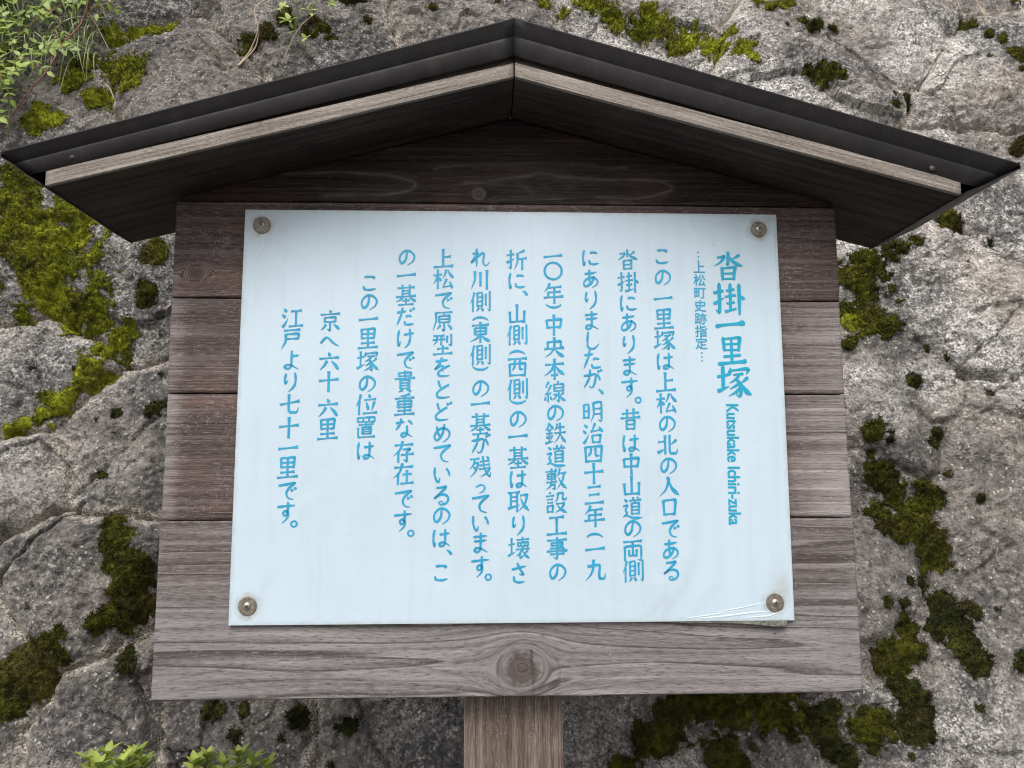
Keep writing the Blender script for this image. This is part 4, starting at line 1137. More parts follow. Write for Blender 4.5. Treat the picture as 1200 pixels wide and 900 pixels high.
GLYPHS = {
 'こ': 'c25,82 50,84 76,80 68,70;c22,34 26,20 50,14 84,20', 'の': 'c52,78 46,40 28,20 15,34 18,62 42,84 70,80 90,56 82,28 54,8',
 'は': 'c18,90 12,55 16,10 24,28;c42,66 65,68 92,72;c70,92 70,40 66,16 48,10 42,20 56,28 78,20 94,8',
 'で': 'c8,76 50,81 90,87 62,64 48,38 58,14 84,6;d70,58 78,46;d86,66 94,54', 'あ': 'c18,76 50,78 82,84;c44,98 42,60 48,14;c68,62 54,28 26,10 14,22 24,44 54,56 82,44 82,20 56,2',
 'る': 'c24,86 50,88 72,90 48,64 14,34 44,52 74,48 84,28 70,8 46,4 38,14 50,20 62,8', 'に': 'c18,90 12,55 16,10 24,28;c48,74 66,77 88,72;c44,36 48,20 66,14 94,18',
 'り': 'c28,90 22,60 26,40 36,56;c72,94 76,60 70,28 42,-2', 'ま': 'c16,79 50,82 84,84;c20,58 50,60 82,63;c52,100 52,50 50,18 36,6 22,14 32,26 54,22 86,4',
 'す': 'c6,76 50,80 94,82;c58,100 58,60 54,38 40,34 36,48 48,56 60,46 56,22 32,-2', 'し': 'c32,96 28,50 30,18 46,6 66,10 88,32',
 'た': 'c10,74 32,76 58,80;c38,98 30,60 8,6;c54,52 70,55 88,52;c48,26 54,10 72,8 96,12', 'が': 'c6,66 40,70 64,74 66,50 56,14 40,6 34,18;c40,98 32,50 8,6;c74,74 84,58 90,40;d78,94 85,82;d91,100 98,88',
 'れ': 'c30,98 30,40 30,0;c8,70 36,74 28,60 4,24 36,54 58,72 68,66 64,30 70,10 82,8 98,26', 'っ': 'c20,50 50,64 76,58 80,36 66,18 42,8', 'て': 'c8,77 50,82 92,88 62,64 46,40 56,14 84,6',
 'い': 'c16,82 15,46 24,18 34,10 42,32;c72,76 84,60 90,36', 'さ': 'c14,67 50,74 86,82;c42,98 54,70 72,42 50,44;c26,34 28,12 52,4 78,8',
 'を': 'c14,78 44,81 78,84;c46,98 34,66 12,38 36,54 52,50 52,22;c86,56 56,42 32,26 28,10 48,2 86,4', 'と': 'c30,94 34,74 42,56;c84,72 50,54 24,32 26,12 50,6 88,10',
 'ど': 'c26,92 30,72 38,56;c76,70 46,54 20,32 22,12 46,6 82,10;d74,92 81,80;d89,98 96,86', 'め': 'c24,82 30,50 46,20;c62,94 54,50 32,16 16,18 14,40 34,66 62,72 86,54 82,24 54,2',
 'だ': 'c6,72 28,74 52,78;c34,98 26,58 6,6;c50,50 64,53 82,50;c44,26 50,10 68,8 92,12;d71,88 78,76;d86,96 93,84', 'け': 'c18,90 12,55 16,10 26,32;c42,66 66,70 94,74;c72,96 74,50 66,18 46,-2',
 'な': 'c8,76 30,78 52,82;c36,98 28,68 8,40;c70,88 82,78 90,66;c64,62 64,34 60,14 44,6 36,16 50,26 70,18 90,4', 'よ': 'c54,70 70,72 88,74;c52,98 52,50 50,18 36,6 18,14 30,26 54,22 88,2', 'へ': 'c4,36 20,54 34,66 50,56 70,36 98,18',
 '一': 'h3,46 97,53', '三': 'h18,84 82,89;h24,48 76,52;h4,8 96,13', '七': 'h3,46 97,62;k46,96 46,20 56,8 84,8 92,30', '十': 'h3,54 97,60;v50,100 50,-2', '六': 'd45,90 55,72;h3,60 97,65;p40,50 28,28 6,4;d60,48 80,28 94,6',
 '九': 'p42,98 40,60 28,28 2,0;k12,66 70,72 68,30 70,10 92,8 98,32', '四': 'v10,84 14,8;z10,82 90,86 84,8;c38,80 36,56 22,38;c60,80 60,48 66,40 80,42;h15,14 84,16', '上': 'v48,98 48,10;h50,56 86,60;h1,6 99,11',
 '中': 'v14,76 18,34;z14,74 86,78 80,34;h18,38 82,40;v50,102 50,-2', '山': 'v50,98 50,14;v14,62 17,8;h16,10 86,13;v86,66 85,4', '川': 'p22,94 22,50 4,2;v50,88 50,16;v82,98 82,-2', '口': '*kuchi,8,4,92,92',
 '入': 'p40,94 50,84 36,38 2,4;n50,80 66,40 100,6', '工': 'h14,84 86,88;v50,86 50,10;h1,6 99,11', '北': 'h4,64 36,67;v38,96 38,4;t0,12 38,30;p94,74 76,58 62,52;k60,98 60,18 68,8 92,8 98,30',
 '西': 'h3,88 97,92;v12,66 14,4;z12,64 88,67 86,4;c38,88 36,52 24,34;c62,90 62,44 68,38 80,40;h14,9 86,10', '里': 'v18,98 20,50;z18,96 82,99 79,50;h20,74 80,75;h20,53 79,54;v50,96 50,8;h16,28 84,31;h1,4 99,9',
 '松': '*ki,0,0,44,100;p64,96 58,74 46,52;n72,96 82,74 102,52;p66,50 58,30 46,10;h46,9 92,15;d80,38 95,2', '昔': 'h8,78 92,82;v34,100 34,58;v66,102 66,58;h1,56 99,60;*hi,20,0,80,48', '道': '*shin,0,0,100,100;*kubi,34,16,98,102',
 '両': 'h5,90 95,94;v12,70 12,0;k12,68 88,70 88,4 72,8;v50,92 50,24;v32,52 32,24;h32,25 68,26;v68,54 68,22', '側': '*nin,-2,0,28,100;*kai,27,2,67,98;*ri,70,0,102,102', '明': '*hi,0,18,36,90;p52,96 54,40 38,0;k52,94 91,97 91,6 74,12;h54,66 90,67;h54,40 90,41',
 '治': '*san,-2,0,30,100;p60,100 48,72 36,58;h36,58 90,68;d78,82 97,56;*kuchi,36,0,94,44', '年': 'p32,100 22,78 4,58;h24,78 90,82;h22,54 86,57;v24,56 24,32;h1,28 99,33;v54,80 54,-2',
 '央': 'v18,78 18,46;z18,76 82,79 82,46;h1,42 99,46;p50,100 50,50 32,20 2,0;n52,44 70,20 100,0', '本': 'h3,72 97,77;v50,102 50,-2;p48,72 32,42 0,18;n52,70 72,42 100,20;h32,20 68,23',
 '線': '*ito,-2,0,38,100;p68,102 60,88;v46,86 46,52;z46,85 92,87 92,52;h48,69 90,70;h48,54 90,55;k69,52 69,2 57,12;h42,36 60,38;p60,38 52,22 38,8;p94,46 80,34 72,30;n70,36 82,18 102,4',
 '鉄': '*kane,-2,0,43,100;p60,96 54,76 46,62;h56,76 94,80;h45,50 100,54;p72,100 72,50 60,22 42,2;n74,48 84,24 102,4',
 '敷': 'h0,84 54,88;v10,74 10,48;z10,73 46,75 46,48;h12,62 44,63;h12,50 44,51;v28,100 28,42;d44,100 52,90;h2,34 54,38;p26,36 22,16 2,0;k28,22 44,24 42,2 30,6;p68,100 62,76 52,60;h64,76 100,80;p88,78 80,40 54,2;n62,58 76,28 102,2',
 '設': '*gen,-2,0,42,100;p56,94 56,70 44,52;k56,93 82,95 80,66 96,64 99,76;h48,44 90,47;p88,46 74,22 42,0;n54,42 70,18 102,0', '事': 'h3,86 97,90;v24,76 24,60;z24,75 76,77 76,60;h24,62 76,63;z16,48 81,50 81,20;h1,35 99,38;h16,22 81,24;k50,102 50,2 32,10',
 '折': '*te,-2,0,40,102;p90,98 70,88 54,84;p54,84 54,40 38,0;h56,54 100,58;v78,56 78,-2', '取': 'h0,90 58,93;v14,90 14,26;v44,92 44,-2;h14,70 44,71;h14,50 44,51;t0,16 58,32;z58,76 94,80 90,66;p92,76 80,36 50,2;n60,66 74,34 102,2',
 '壊': '*tsuchi,-2,0,35,100;h40,88 100,92;v68,102 68,78;v46,76 46,58;z46,75 94,77 94,58;v61,76 61,58;v78,76 78,58;h46,59 94,60;d66,56 70,48;h37,44 101,47;p66,44 54,24 36,12;v56,28 56,3;t56,3 76,17;p93,37 82,28 74,24;n68,42 80,18 102,0',
 '東': 'h8,84 92,88;v22,72 22,38;z22,71 78,73 78,38;h24,55 76,56;h24,40 76,41;v50,102 50,-2;p48,40 32,20 0,4;n52,38 72,18 100,4', '残': 'h0,86 46,89;p24,88 18,62 0,38;z18,66 40,69 39,58;p40,67 30,32 2,0;d17,50 29,39;h48,74 94,78;h46,56 96,60;h44,38 100,44;k62,100 68,50 82,14 96,2 100,22;p94,36 80,18 50,0;d80,98 91,86',
 '基': 'h8,86 92,89;v32,102 32,44;v68,102 68,44;h34,72 66,73;h34,58 66,59;h1,42 99,46;p36,42 22,28 0,16;d64,42 80,30 98,18;h32,22 68,24;v50,36 50,4;h12,1 88,5', '原': 'h12,90 96,93;p14,90 16,50 0,0;p56,90 50,78;v30,74 30,40;z30,73 82,75 82,40;h32,58 80,59;h32,42 80,43;k56,40 56,2 42,10;p38,30 30,18 20,8;d72,30 84,20 93,6',
 '型': 'h4,92 58,94;h0,72 62,75;p22,92 20,66 4,46;v42,92 42,46;v71,92 71,58;k91,100 91,44 77,50;h22,28 78,31;v50,44 50,6;h2,1 98,6', '貴': 'v20,92 20,74;z20,91 80,93 80,74;h20,76 80,77;v50,102 50,64;h1,62 99,66;*kai,14,-2,86,58',
 '重': 'p76,100 50,92 24,90;h3,78 97,82;v18,66 18,34;z18,65 82,67 82,34;h20,50 80,51;h20,36 80,37;v50,92 50,4;h16,19 84,21;h1,0 99,4', '存': 'h5,80 95,84;p44,100 32,60 0,28;v24,52 24,-2;z44,60 80,62 66,48;k64,50 64,4 48,12;h36,34 98,38',
 '在': 'h5,80 95,84;p44,100 32,60 0,28;v24,52 24,-2;h46,46 88,49;v66,68 66,6;h36,3 98,7', '位': '*nin,-2,0,32,102;d60,100 68,84;h40,72 96,76;d50,62 59,24;p88,64 80,36 73,18;h33,7 102,11',
 '置': 'v10,98 10,76;z10,97 90,99 90,76;v36,97 36,77;v64,98 64,77;h10,77 90,78;h14,63 86,66;v50,74 50,54;v32,52 32,18;z32,51 74,53 74,18;h34,41 72,42;h34,30 72,31;h34,19 72,20;v12,50 14,2;h14,3 94,6', '京': 'd47,102 54,90;h3,80 97,84;v24,66 24,42;z24,65 76,67 76,42;h26,44 74,45;k50,42 50,2 36,10;p30,32 22,18 6,4;d66,32 82,20 95,6',
 '江': '*san,-2,0,30,100;h42,80 94,84;v67,82 67,10;h33,5 102,10', '戸': 'h12,93 90,97;z20,74 82,77 80,50;h20,51 80,53;p20,76 20,40 0,0', '、': 'd26,76 50,58 74,28',
 '沓': 'v50,100 50,62;h12,78 38,83;p38,83 28,64 2,48;p86,90 74,79 62,72;n54,82 68,64 102,48;*hi,20,-2,80,46', '掛': '*te,-2,0,36,102;h42,80 72,83;v56,100 56,60;h38,58 76,62;h42,36 72,39;v56,56 56,10;t36,4 80,16;v86,102 86,-2;d88,62 102,46',
 '塚': '*tsuchi,-2,0,37,100;d42,94 38,72;z42,86 97,90 91,72;h50,72 84,75;p70,74 58,58 36,46;k54,60 72,42 71,4 58,10;p67,46 54,34 38,26;p71,32 58,16 34,2;p94,64 84,53 74,46;n74,44 84,24 104,4'}
WIDTHS = {'h': [.95, .58, .52, .64, 1.22], 'v': [1.2, .92, .82, .86, .95], 'z': [.8, .60, 1.15, .88, .82], 'p': [1.15, .92, .62, .1], 'n': [.3, .68, 1.2, 1.45, .1], 'd': [.3, .95, 1.3, .9], 't': [1.2, 1.0, .6, .15], 'k': [1.0, .85, .85, .95, .2], 'c': [.75, 1.05, .72, .98, .80, .25]}
def strokes_of(spec, box=(0, 0, 100, 100)):
    out = []
    for st_ in spec.split(';'):
        if st_[0] == '*':
            nm, *b = st_[1:].split(','); out += strokes_of(PARTS[nm], tuple(float(q) for q in b)); continue
        P = np.array([[float(q) for q in p.split(',')] for p in st_[1:].split()])
        P = np.stack([box[0] + P[:, 0] * (box[2] - box[0]) / 100, box[1] + P[:, 1] * (box[3] - box[1]) / 100], 1)
        out.append((st_[0], P))
    return out
def stroke_path(kind, P):
    """points along the stroke with their widths"""
    n = len(P); Q = []
    tk = {'h': .2, 'v': .2, 'z': .10, 'k': .22, 'c': .5}.get(kind, .4)
    for i in range(n - 1):
        p0, p1, p2, p3 = P[max(i - 1, 0)], P[i], P[i + 1], P[min(i + 2, n - 1)]
        for j in range(8):
            t = j / 8; m1 = (p2 - p0) * tk; m2 = (p3 - p1) * tk
            Q.append((2 * t ** 3 - 3 * t * t + 1) * p1 + (t ** 3 - 2 * t * t + t) * m1 + (-2 * t ** 3 + 3 * t * t) * p2 + (t ** 3 - t * t) * m2)
    Q.append(P[-1]); Q = np.array(Q)
    L = np.concatenate([[0], np.cumsum(np.linalg.norm(np.diff(Q, axis=0), axis=1))]); L /= L[-1]
    W = WIDTHS[kind]
    w = np.interp(L, np.linspace(0, 1, len(W)), W)
    T = np.gradient(Q, axis=0); T /= np.linalg.norm(T, axis=1)[:, None] + 1e-9
    return Q, np.stack([-T[:, 1], T[:, 0]], 1), w
def brush_text(name, items, size, mat):
    V3, F = [], []
    for ch, px, py in items:
        c = at(px, py, PY)
        S_ = strokes_of(GLYPHS[ch])
        n = len(S_); kana = 'ぁ' <= ch <= 'ん'
        w0 = 12.6 if kana else np.interp(n, [1, 4, 9, 15], [13.8, 13.0, 11.0, 9.2])
        sz = size * (0.96 if kana else 1.0) * (0.72 if ch == 'っ' else 1) * (0.5 if ch == '、' else 1)
        if ch == '、': w0 = 22.0
        for k, (kind, P) in enumerate(S_):
            Q, N, w = stroke_path(kind, P)
            A = Q + N * (w * w0 * 0.5)[:, None]; B = Q - N * (w * w0 * 0.5)[:, None]
            n0 = len(V3)
            for p in np.stack([A, B], 1).reshape(-1, 2):
                x = c[0] + (p[0] - 50) / 100 * sz * PPM; z = c[2] + (p[1] - 50 + 0.035 * (p[0] - 50)) / 100 * sz * PPM
                V3.append((x, float(panel_y(x, z)) - 0.0004 - 0.00001 * (k % 16), z))
            F += [(n0 + 2 * i, n0 + 2 * i + 1, n0 + 2 * i + 3, n0 + 2 * i + 2) for i in range(len(Q) - 1)]
    return V3, F
def text_column(items):
    V3, F = brush_text('text_column', [q for q in items if q[0] in GLYPHS], 24.0, INK)
    o = lettering('text_column', [q for q in items if q[0] not in GLYPHS], 25.0, INK, 0.012, 0.007, extra=(V3, F))
for ch, ys, x0, x1 in cols:
    its = seq(ch, ys, x0, x1)
    text_column(its)

# Latin line turned a quarter, reading downwards
def latin():
    loops = []
    txt = 'Kutsukake Ichiri-zuka'
    Ls = [offset_loop(L, 0, 0) for L in glyph_loops(txt)]
    sgl = []
    def area(L): return 0.5 * np.sum(L[:, 0] * np.roll(L[:, 1], -1) - np.roll(L[:, 0], -1) * L[:, 1])
    big = max(Ls, key=lambda L: abs(area(L))); sg = 1.0 if area(big) > 0 else -1.0
    Ls = [offset_loop(L, 0.009 * sg, 0.016 * sg) for L in Ls]
    pieces = fill_glyph(Ls)
    allv = np.concatenate([p[0] for p in pieces]); lo, hi = allv.min(0), allv.max(0)
    a = at(857.6, 473.5, PY); b = at(861.0, 615, PY)
    H = 15.0 * PPM; V3, F = [], []
    for v, f in pieces:
        along = (v[:, 0] - lo[0]) / (hi[0] - lo[0]); cap = (v[:, 1] - lo[1]) / (hi[1] - lo[1])
        x = a[0] + (b[0] - a[0]) * along + (cap - 0.5) * H
        z = a[2] + (b[2] - a[2]) * along
        n = len(V3); V3 += list(zip(x, panel_y(x, z) - 0.0004, z)); F += [tuple(i + n for i in q) for q in f]
    return mesh_obj('romanized_text', V3, F, INK_TEAL, panel)
latin()

# raised creases of the loose film, and the dirty film peeling off the lower right corner
def crease(pts, w, h=0.0006):
    P = []
    for i in range(len(pts) - 1):
        for j in range(6):
            t = j / 6
            P.append(((pts[i][0] * (1 - t) + pts[i + 1][0] * t), (pts[i][1] * (1 - t) + pts[i + 1][1] * t)))
    P.append(pts[-1])
    W = [at(x, y, PY) for x, y in P]
    V3, F = [], []
    n = len(W)
    for i, p in enumerate(W):
        q = W[min(i + 1, n - 1)] - W[max(i - 1, 0)]
        l = math.hypot(q[0], q[2]); nx, nz = -q[2] / l, q[0] / l
        k = math.sin(math.pi * (i + 0.02) / (n - 0.96)) ** 0.6 * w * PPM * 0.5
        yy = float(panel_y(p[0], p[2]))
        for s, d in ((-1, -0.00005), (-0.35, -h), (0.35, -h), (1, -0.00005)):
            V3.append((p[0] + nx * k * s, yy + d * (k / (w * PPM * 0.5)), p[2] + nz * k * s))
    for i in range(n - 1):
        for j in range(3):
            F.append((4 * i + j, 4 * i + j + 1, 4 * i + 4 + j + 1, 4 * i + 4 + j))
    return mesh_obj('film_crease', V3, F, FILM, panel, True)
for pts, w in [([(806, 253), (812, 265), (816, 285), (818, 295)], 1.4), ([(824, 253), (840, 262), (853, 270), (862, 279)], 1.6), ([(823, 253), (832, 260)], 1.2), ([(898, 262), (904, 275), (906, 290)], 1.4),
               ([(885, 254), (893, 256), (902, 262)], 1.2), ([(312, 282), (305, 295), (299, 309)], 2.2), ([(905, 716), (880, 718), (850, 722), (815, 725)], 2.4), ([(900, 705), (870, 712), (835, 718)], 1.2),
               ([(920, 715), (900, 722), (870, 724)], 2.0), ([(800, 725), (830, 721), (860, 716)], 1.3), ([(925, 640), (927, 680), (927, 705)], 1.2)]:
    crease(pts, w * 0.95, 0.00045)
V3 = []
for i in range(25):
    t = i / 24
    a = at(795 + 128 * t, 728.5 - 1.5 * t, PY + 0.0010)
    dz = 0.0072 * max(0, t - 0.35) ** 1.5 * 1.6 * (0.75 + 0.6 * abs(float(gnoise(t * 9, 0.2, 3)))) + 0.0012
    V3 += [tuple(a + np.array([0, -0.0002, 0.001])), tuple(a + np.array([-0.002 * t, -0.0025 * t, -dz * 0.6])), tuple(a + np.array([-0.006 * t, -0.0010 - 0.004 * t * t, -dz]))]
F = []
for i in range(24):
    for j in range(2): F.append((3 * i + j, 3 * i + j + 1, 3 * i + 4 + j, 3 * i + 3 + j))
pf = mesh_obj('peeling_film', V3, F, GRIMY, panel, True)

for k, p in enumerate(sp):
    yb = float(panel_y(p[0], p[2]))
    big = k != 1
    bm = bmesh.new(); disc(bm, (p[0], yb, p[2]), 0.0042, 0.0022, 24, 0.0014)
    sc = bm_obj('screw', bm, STEEL, board, True)
    bm = bmesh.new(); disc(bm, (p[0], yb + 0.0001, p[2]), 0.0098 if big else 0.0092, 0.0013, 32)
    if k == 1 or k == 0 or k == 3: disc(bm, (p[0], yb - 0.0012, p[2]), 0.0074, 0.0005, 32)
    wa = bm_obj('washer', bm, WASHER, sc, False)
    bm = bmesh.new()
    for a in (0.4, 0.4 + math.pi / 2):
        bmesh.ops.create_cube(bm, size=1, matrix=Matrix.Translation((p[0], yb - 0.00345 - (0.0001 if a > 1 else 0), p[2])) @ Matrix.Rotation(a + k, 4, 'Y') @ Matrix.Diagonal((0.0036, 0.0006, 0.0010, 1)))
    bm_obj('recess', bm, RECESS, sc)

# ------------------------------------------------------------------ plants
def tube(bm, pts, r0, r1, seg=5):
    pts = [Vector(p) for p in pts]; n = len(pts); rings = []
    for i, p in enumerate(pts):
        t = (pts[min(i + 1, n - 1)] - pts[max(i - 1, 0)]).normalized()
        a = t.orthogonal().normalized(); b = t.cross(a)
        r = r0 + (r1 - r0) * i / (n - 1)
        rings.append([bm.verts.new(p + a * r * math.cos(2 * math.pi * k / seg) + b * r * math.sin(2 * math.pi * k / seg)) for k in range(seg)])
    for x, y in zip(rings[:-1], rings[1:]):
        for k in range(seg): bm.faces.new((x[k], x[(k + 1) % seg], y[(k + 1) % seg], y[k]))
    bm.faces.new(rings[-1])

def smooth_path(ctrl, n=24):
    P = [np.array(c, float) for c in ctrl]; out = []
    m = len(P) - 1
    per = max(2, n // m)
    for i in range(m):
        p0, p1, p2, p3 = P[max(i - 1, 0)], P[i], P[i + 1], P[min(i + 2, m)]
        for j in range(per):
            t = j / per
            out.append(0.5 * ((2 * p1) + (-p0 + p2) * t + (2 * p0 - 5 * p1 + 4 * p2 - p3) * t * t + (-p0 + 3 * p1 - 3 * p2 + p3) * t ** 3))
    out.append(P[-1]); return out

class Leaves:
    def __init__(s): s.v, s.f, s.t = [], [], []
    def add(s, base, d, nrm, L, W, curl=0.15, fold=0.2):
        d = np.array(d, float); d /= np.linalg.norm(d)
        nrm = np.array(nrm, float); nrm -= d * np.dot(nrm, d); nrm /= np.linalg.norm(nrm) + 1e-9
        sd_ = np.cross(d, nrm); n0 = len(s.v); tp = random.random()
        K = 6
        for i in range(K + 1):
            t = i / K
            w = W * 0.5 * math.sin(math.pi * min(1, t ** 0.85 * 0.97 + 0.02)) ** 0.8
            c = base + d * L * t - nrm * curl * L * t * t
            for q in (-1, 0, 1):
                s.v.append(c + sd_ * w * q + nrm * abs(q) * w * fold); s.t.append(min(1, max(0, tp + (0.12 if q == 0 else 0))))
        for i in range(K):
            for q in range(2):
                a = n0 + 3 * i + q; s.f.append((a, a + 1, a + 4, a + 3))
    def build(s, name, mat, parent):
        return mesh_obj(name, np.array(s.v), np.array(s.f), mat, parent, True, {'tip': np.array(s.t)})

def pp(x, y, off): return wall_xyz(x, y, off)
def leafy_stem(lv, path, L, W, every=2, start=3, spread=0.8):
    for i in range(start, len(path), every):
        p = path[i]; t = path[min(i + 1, len(path) - 1)] - path[i - 1]; t = t / (np.linalg.norm(t) + 1e-9)
        sidev = np.cross(t, WN); sidev /= np.linalg.norm(sidev)
        for s in (-1, 1):
            d = sidev * s * spread + t * 0.5 + np.array([random.gauss(0, .25), random.gauss(0, .2), random.gauss(0, .25)])
            k = random.uniform(0.65, 1.15)
            lv.add(p, d, WN * 0.7 + np.array([random.gauss(0, .3), -0.2, 0.6]), L * k, W * k)
    t = path[-1] - path[-2]
    lv.add(path[-1], t, WN, L, W)

# leafy weed, upper left
w1 = empty('leafy_weed', tuple(pp(60, 150, 0)), 'leafy green weed with small paired leaves on the rock at the upper left', 'weed', 'weeds on the rock wall')
bm = bmesh.new(); lv = Leaves()
stems = [[(20, 175, .01), (35, 130, .04), (48, 100, .05), (70, 75, .06)], [(20, 175, .01), (45, 120, .05), (75, 98, .06), (108, 98, .06)], [(5, 170, .01), (30, 135, .05), (55, 120, .06)],
         [(30, 80, .02), (45, 60, .05), (40, 35, .07), (42, 10, .08)], [(40, 110, .02), (38, 80, .06), (28, 52, .07)], [(75, 0, .03), (80, 25, .06), (70, 50, .07)], [(10, 60, .02), (40, 50, .05), (75, 52, .06)],
         [(60, -10, .02), (62, 15, .06), (52, 28, .07)], [(95, -10, .03), (100, 15, .06), (118, 38, .07)], [(15, 60, .03), (8, 35, .06), (18, 15, .06)], [(-5, 150, .02), (8, 132, .05), (5, 112, .05)], [(0, 165, .03), (12, 160, .05), (25, 168, .05)],
         [(30, 60, .02), (60, 40, .05), (95, 30, .06)], [(50, 95, .02), (70, 82, .05), (92, 84, .05)], [(0, 90, .02), (18, 78, .05), (25, 60, .06)], [(25, -8, .02), (30, 10, .05), (22, 28, .06)], [(90, 40, .02), (105, 24, .05), (122, 10, .05)], [(20, 130, .02), (30, 112, .04), (22, 95, .05)]]
for st_ in stems:
    P = smooth_path([pp(*c) for c in st_], 18)
    tube(bm, P, 0.0010, 0.0005)
    leafy_stem(lv, P, 0.019, 0.0105, 2, 4)
bm_obj('stem', bm, STEM_GREEN, w1, True); lv.build('foliage', LEAF, w1)

# grass tuft, upper left
gt = empty('grass_tuft', tuple(pp(70, 60, 0)), 'tuft of thin grass blades hanging at the top left among the weeds', 'grass tuft')
lv = Leaves()
bmv = []
for i in range(210):
    x0, y0 = random.uniform(-5, 130), random.uniform(-20, 75)
    a = random.gauss(2.0, 0.6); L = random.uniform(25, 75)
    x1, y1 = x0 + math.cos(a) * L, y0 + abs(math.sin(a)) * L
    p0, p1 = pp(x0, y0, 0.005), pp(x1, y1, 0.02)
    mid = (p0 + p1) / 2 + WN * random.uniform(0.015, 0.05) + np.array([0, 0, 0.01])
    path = smooth_path([p0, mid, p1], 8); n0 = len(lv.v); tp = random.random()
    sidev = np.cross(p1 - p0, WN); sidev /= np.linalg.norm(sidev)
    for j, p in enumerate(path):
        w = random.uniform(0.9, 1.1) * 0.0011 * (1 - j / len(path)) + 0.0002
        lv.v += [p - sidev * w, p + sidev * w + WN * w * .5]; lv.t += [tp, tp]
        if j: lv.f.append((n0 + 2 * j - 2, n0 + 2 * j - 1, n0 + 2 * j + 1, n0 + 2 * j))
lv.build('blades', GRASS, gt)

def vine(label, paths, mat, r0, r1, name='vine', cat='vine', leaves=None, lmat=LEAF):
    v = empty(name, tuple(pp(*paths[0][0][:2], 0)), label, cat)
    bm = bmesh.new(); lv = Leaves()
    for k, c in enumerate(paths):
        P = smooth_path([pp(*q) + (np.array([random.gauss(0, .002), 0, random.gauss(0, .002)]) if 0 < i < len(c) - 1 else 0) for i, q in enumerate(c)], 24)
        tube(bm, P, r0, r1, 6)
    bm_obj('stem', bm, mat, v, True)
    for (x, y, off, ang, L, W) in (leaves or []):
        p = pp(x, y, off); d = np.array([math.cos(ang), -0.25, math.sin(ang)])
        lv.add(p, d, WN + np.array([random.gauss(0, .3), 0, 0.4]), L, W)
    if leaves: lv.build('foliage', lmat, v)
    return v
vine('thin reddish stem slanting down past the weeds at the upper left', [[(129, -5, .05), (122, 25, .05), (108, 50, .05), (92, 78, .045), (75, 112, .035), (50, 140, .035), (18, 168, .02)]], STEM_RED, 0.0016, 0.0010)
vine('short red-brown stem in the top left corner of the photo', [[(26, 8, .04), (14, 22, .05), (0, 36, .05), (-14, 44, .03)]], STEM_RED, 0.0016, 0.0010)
vine('pale dry curling stem beside the grass at the upper left', [[(78, 75, .03), (78, 62, .045), (90, 50, .05), (110, 44, .05), (130, 40, .04), (133, 33, .04), (143, 32, .04)], [(140, 8, .04), (144, 25, .04), (138, 33, .04), (131, 40, .04)]], STEM_DRY, 0.0011, 0.0007)
vine('pale straw slanting across the left edge, the upper of two', [[(0, 135, .03), (20, 112, .045), (40, 92, .04)]], STEM_DRY, 0.0011, 0.0007, 'straw', 'straw')
vine('pale straw slanting across the left edge, the lower of two', [[(0, 152, .03), (15, 130, .045), (34, 112, .04)]], STEM_DRY, 0.0011, 0.0007, 'straw', 'straw')
vine('short pale straw in the moss just left of the round boulder', [[(130, 108, .015), (138, 118, .02), (145, 134, .015)]], STEM_DRY, 0.0011, 0.0007, 'straw', 'straw')
vine('dry forked twig arching over the moss above the left roof slope', [[(285, 92, .005), (292, 75, .02), (308, 58, .03), (308, 38, .035), (325, 22, .03), (340, 16, .02)], [(285, 92, .006), (305, 70, .025), (312, 50, .035)], [(285, 92, .007), (300, 68, .02)]], STEM_DRY, 0.0016, 0.0008, 'twig', 'twig')
vine('thin dry stem with a drooping tip at the top edge above the round boulder', [[(203, -5, .02), (218, 8, .03), (232, 14, .03), (244, 17, .02)], [(232, 14, .03), (231, 25, .03), (234, 38, .02)]], STEM_DRY, 0.0012, 0.0007, 'twig', 'twig')
vine('dry stem along the top edge over the pale green sprout', [[(318, -5, .02), (330, 12, .03), (352, 15, .03), (372, 18, .03), (400, 24, .02)]], STEM_BROWN, 0.0013, 0.0007, 'twig', 'twig')
vine('short dark twig lying on the rock above the left roof slope', [[(237, 55, .004), (250, 70, .008), (266, 84, .006)], [(255, 75, .006), (262, 90, .006), (271, 97, .004)]], STEM_BROWN, 0.0016, 0.0010, 'twig', 'twig')
vine('straight straw stalk leaning on the rock left of the roof ridge', [[(338, 84, .01), (360, 58, .03), (398, 28, .03)]], STEM_DRY, 0.0010, 0.0006, 'stalk', 'stalk')
vine('straw stalk on the rock at the upper right corner', [[(1132, -5, .01), (1140, 18, .02), (1148, 42, .01)], [(1140, 18, .02), (1145, 30, .02)]], STEM_DRY, 0.0012, 0.0007, 'stalk', 'stalk')

def sprig(label, x, y, spec, mat, L, W, name='sprig', cat='sprout', rosette=6):
    s = empty(name, tuple(pp(x, y, 0)), label, cat)
    bm = bmesh.new(); lv = Leaves()
    for (x1, y1, off) in spec:
        P = smooth_path([pp(x, y, 0.002), pp((x + x1) / 2, (y + y1) / 2, off * .7), pp(x1, y1, off)], 10)
        tube(bm, P, 0.0009, 0.0005)
        top = P[-1]
        for k in range(rosette):
            a = 2 * math.pi * k / rosette + random.uniform(-.4, .4)
            d = np.array([math.cos(a), -0.45 + random.gauss(0, .2), math.sin(a) * 0.8 + 0.3])
            q = random.uniform(0.6, 1.15)
            lv.add(top + np.array([random.gauss(0, .002), random.gauss(0, .002), random.gauss(0, .002)]), d, np.array([0, -0.7, 0.7]), L * q, W * q)
    bm_obj('stem', bm, STEM_GREEN, s, True); lv.build('foliage', mat, s)
sprig('pale green sprout in the moss above the left roof slope', 350, 50, [(340, 38, .03), (352, 26, .035), (368, 28, .035), (362, 12, .03), (346, 52, .03)], LEAF_PALE, 0.017, 0.010)
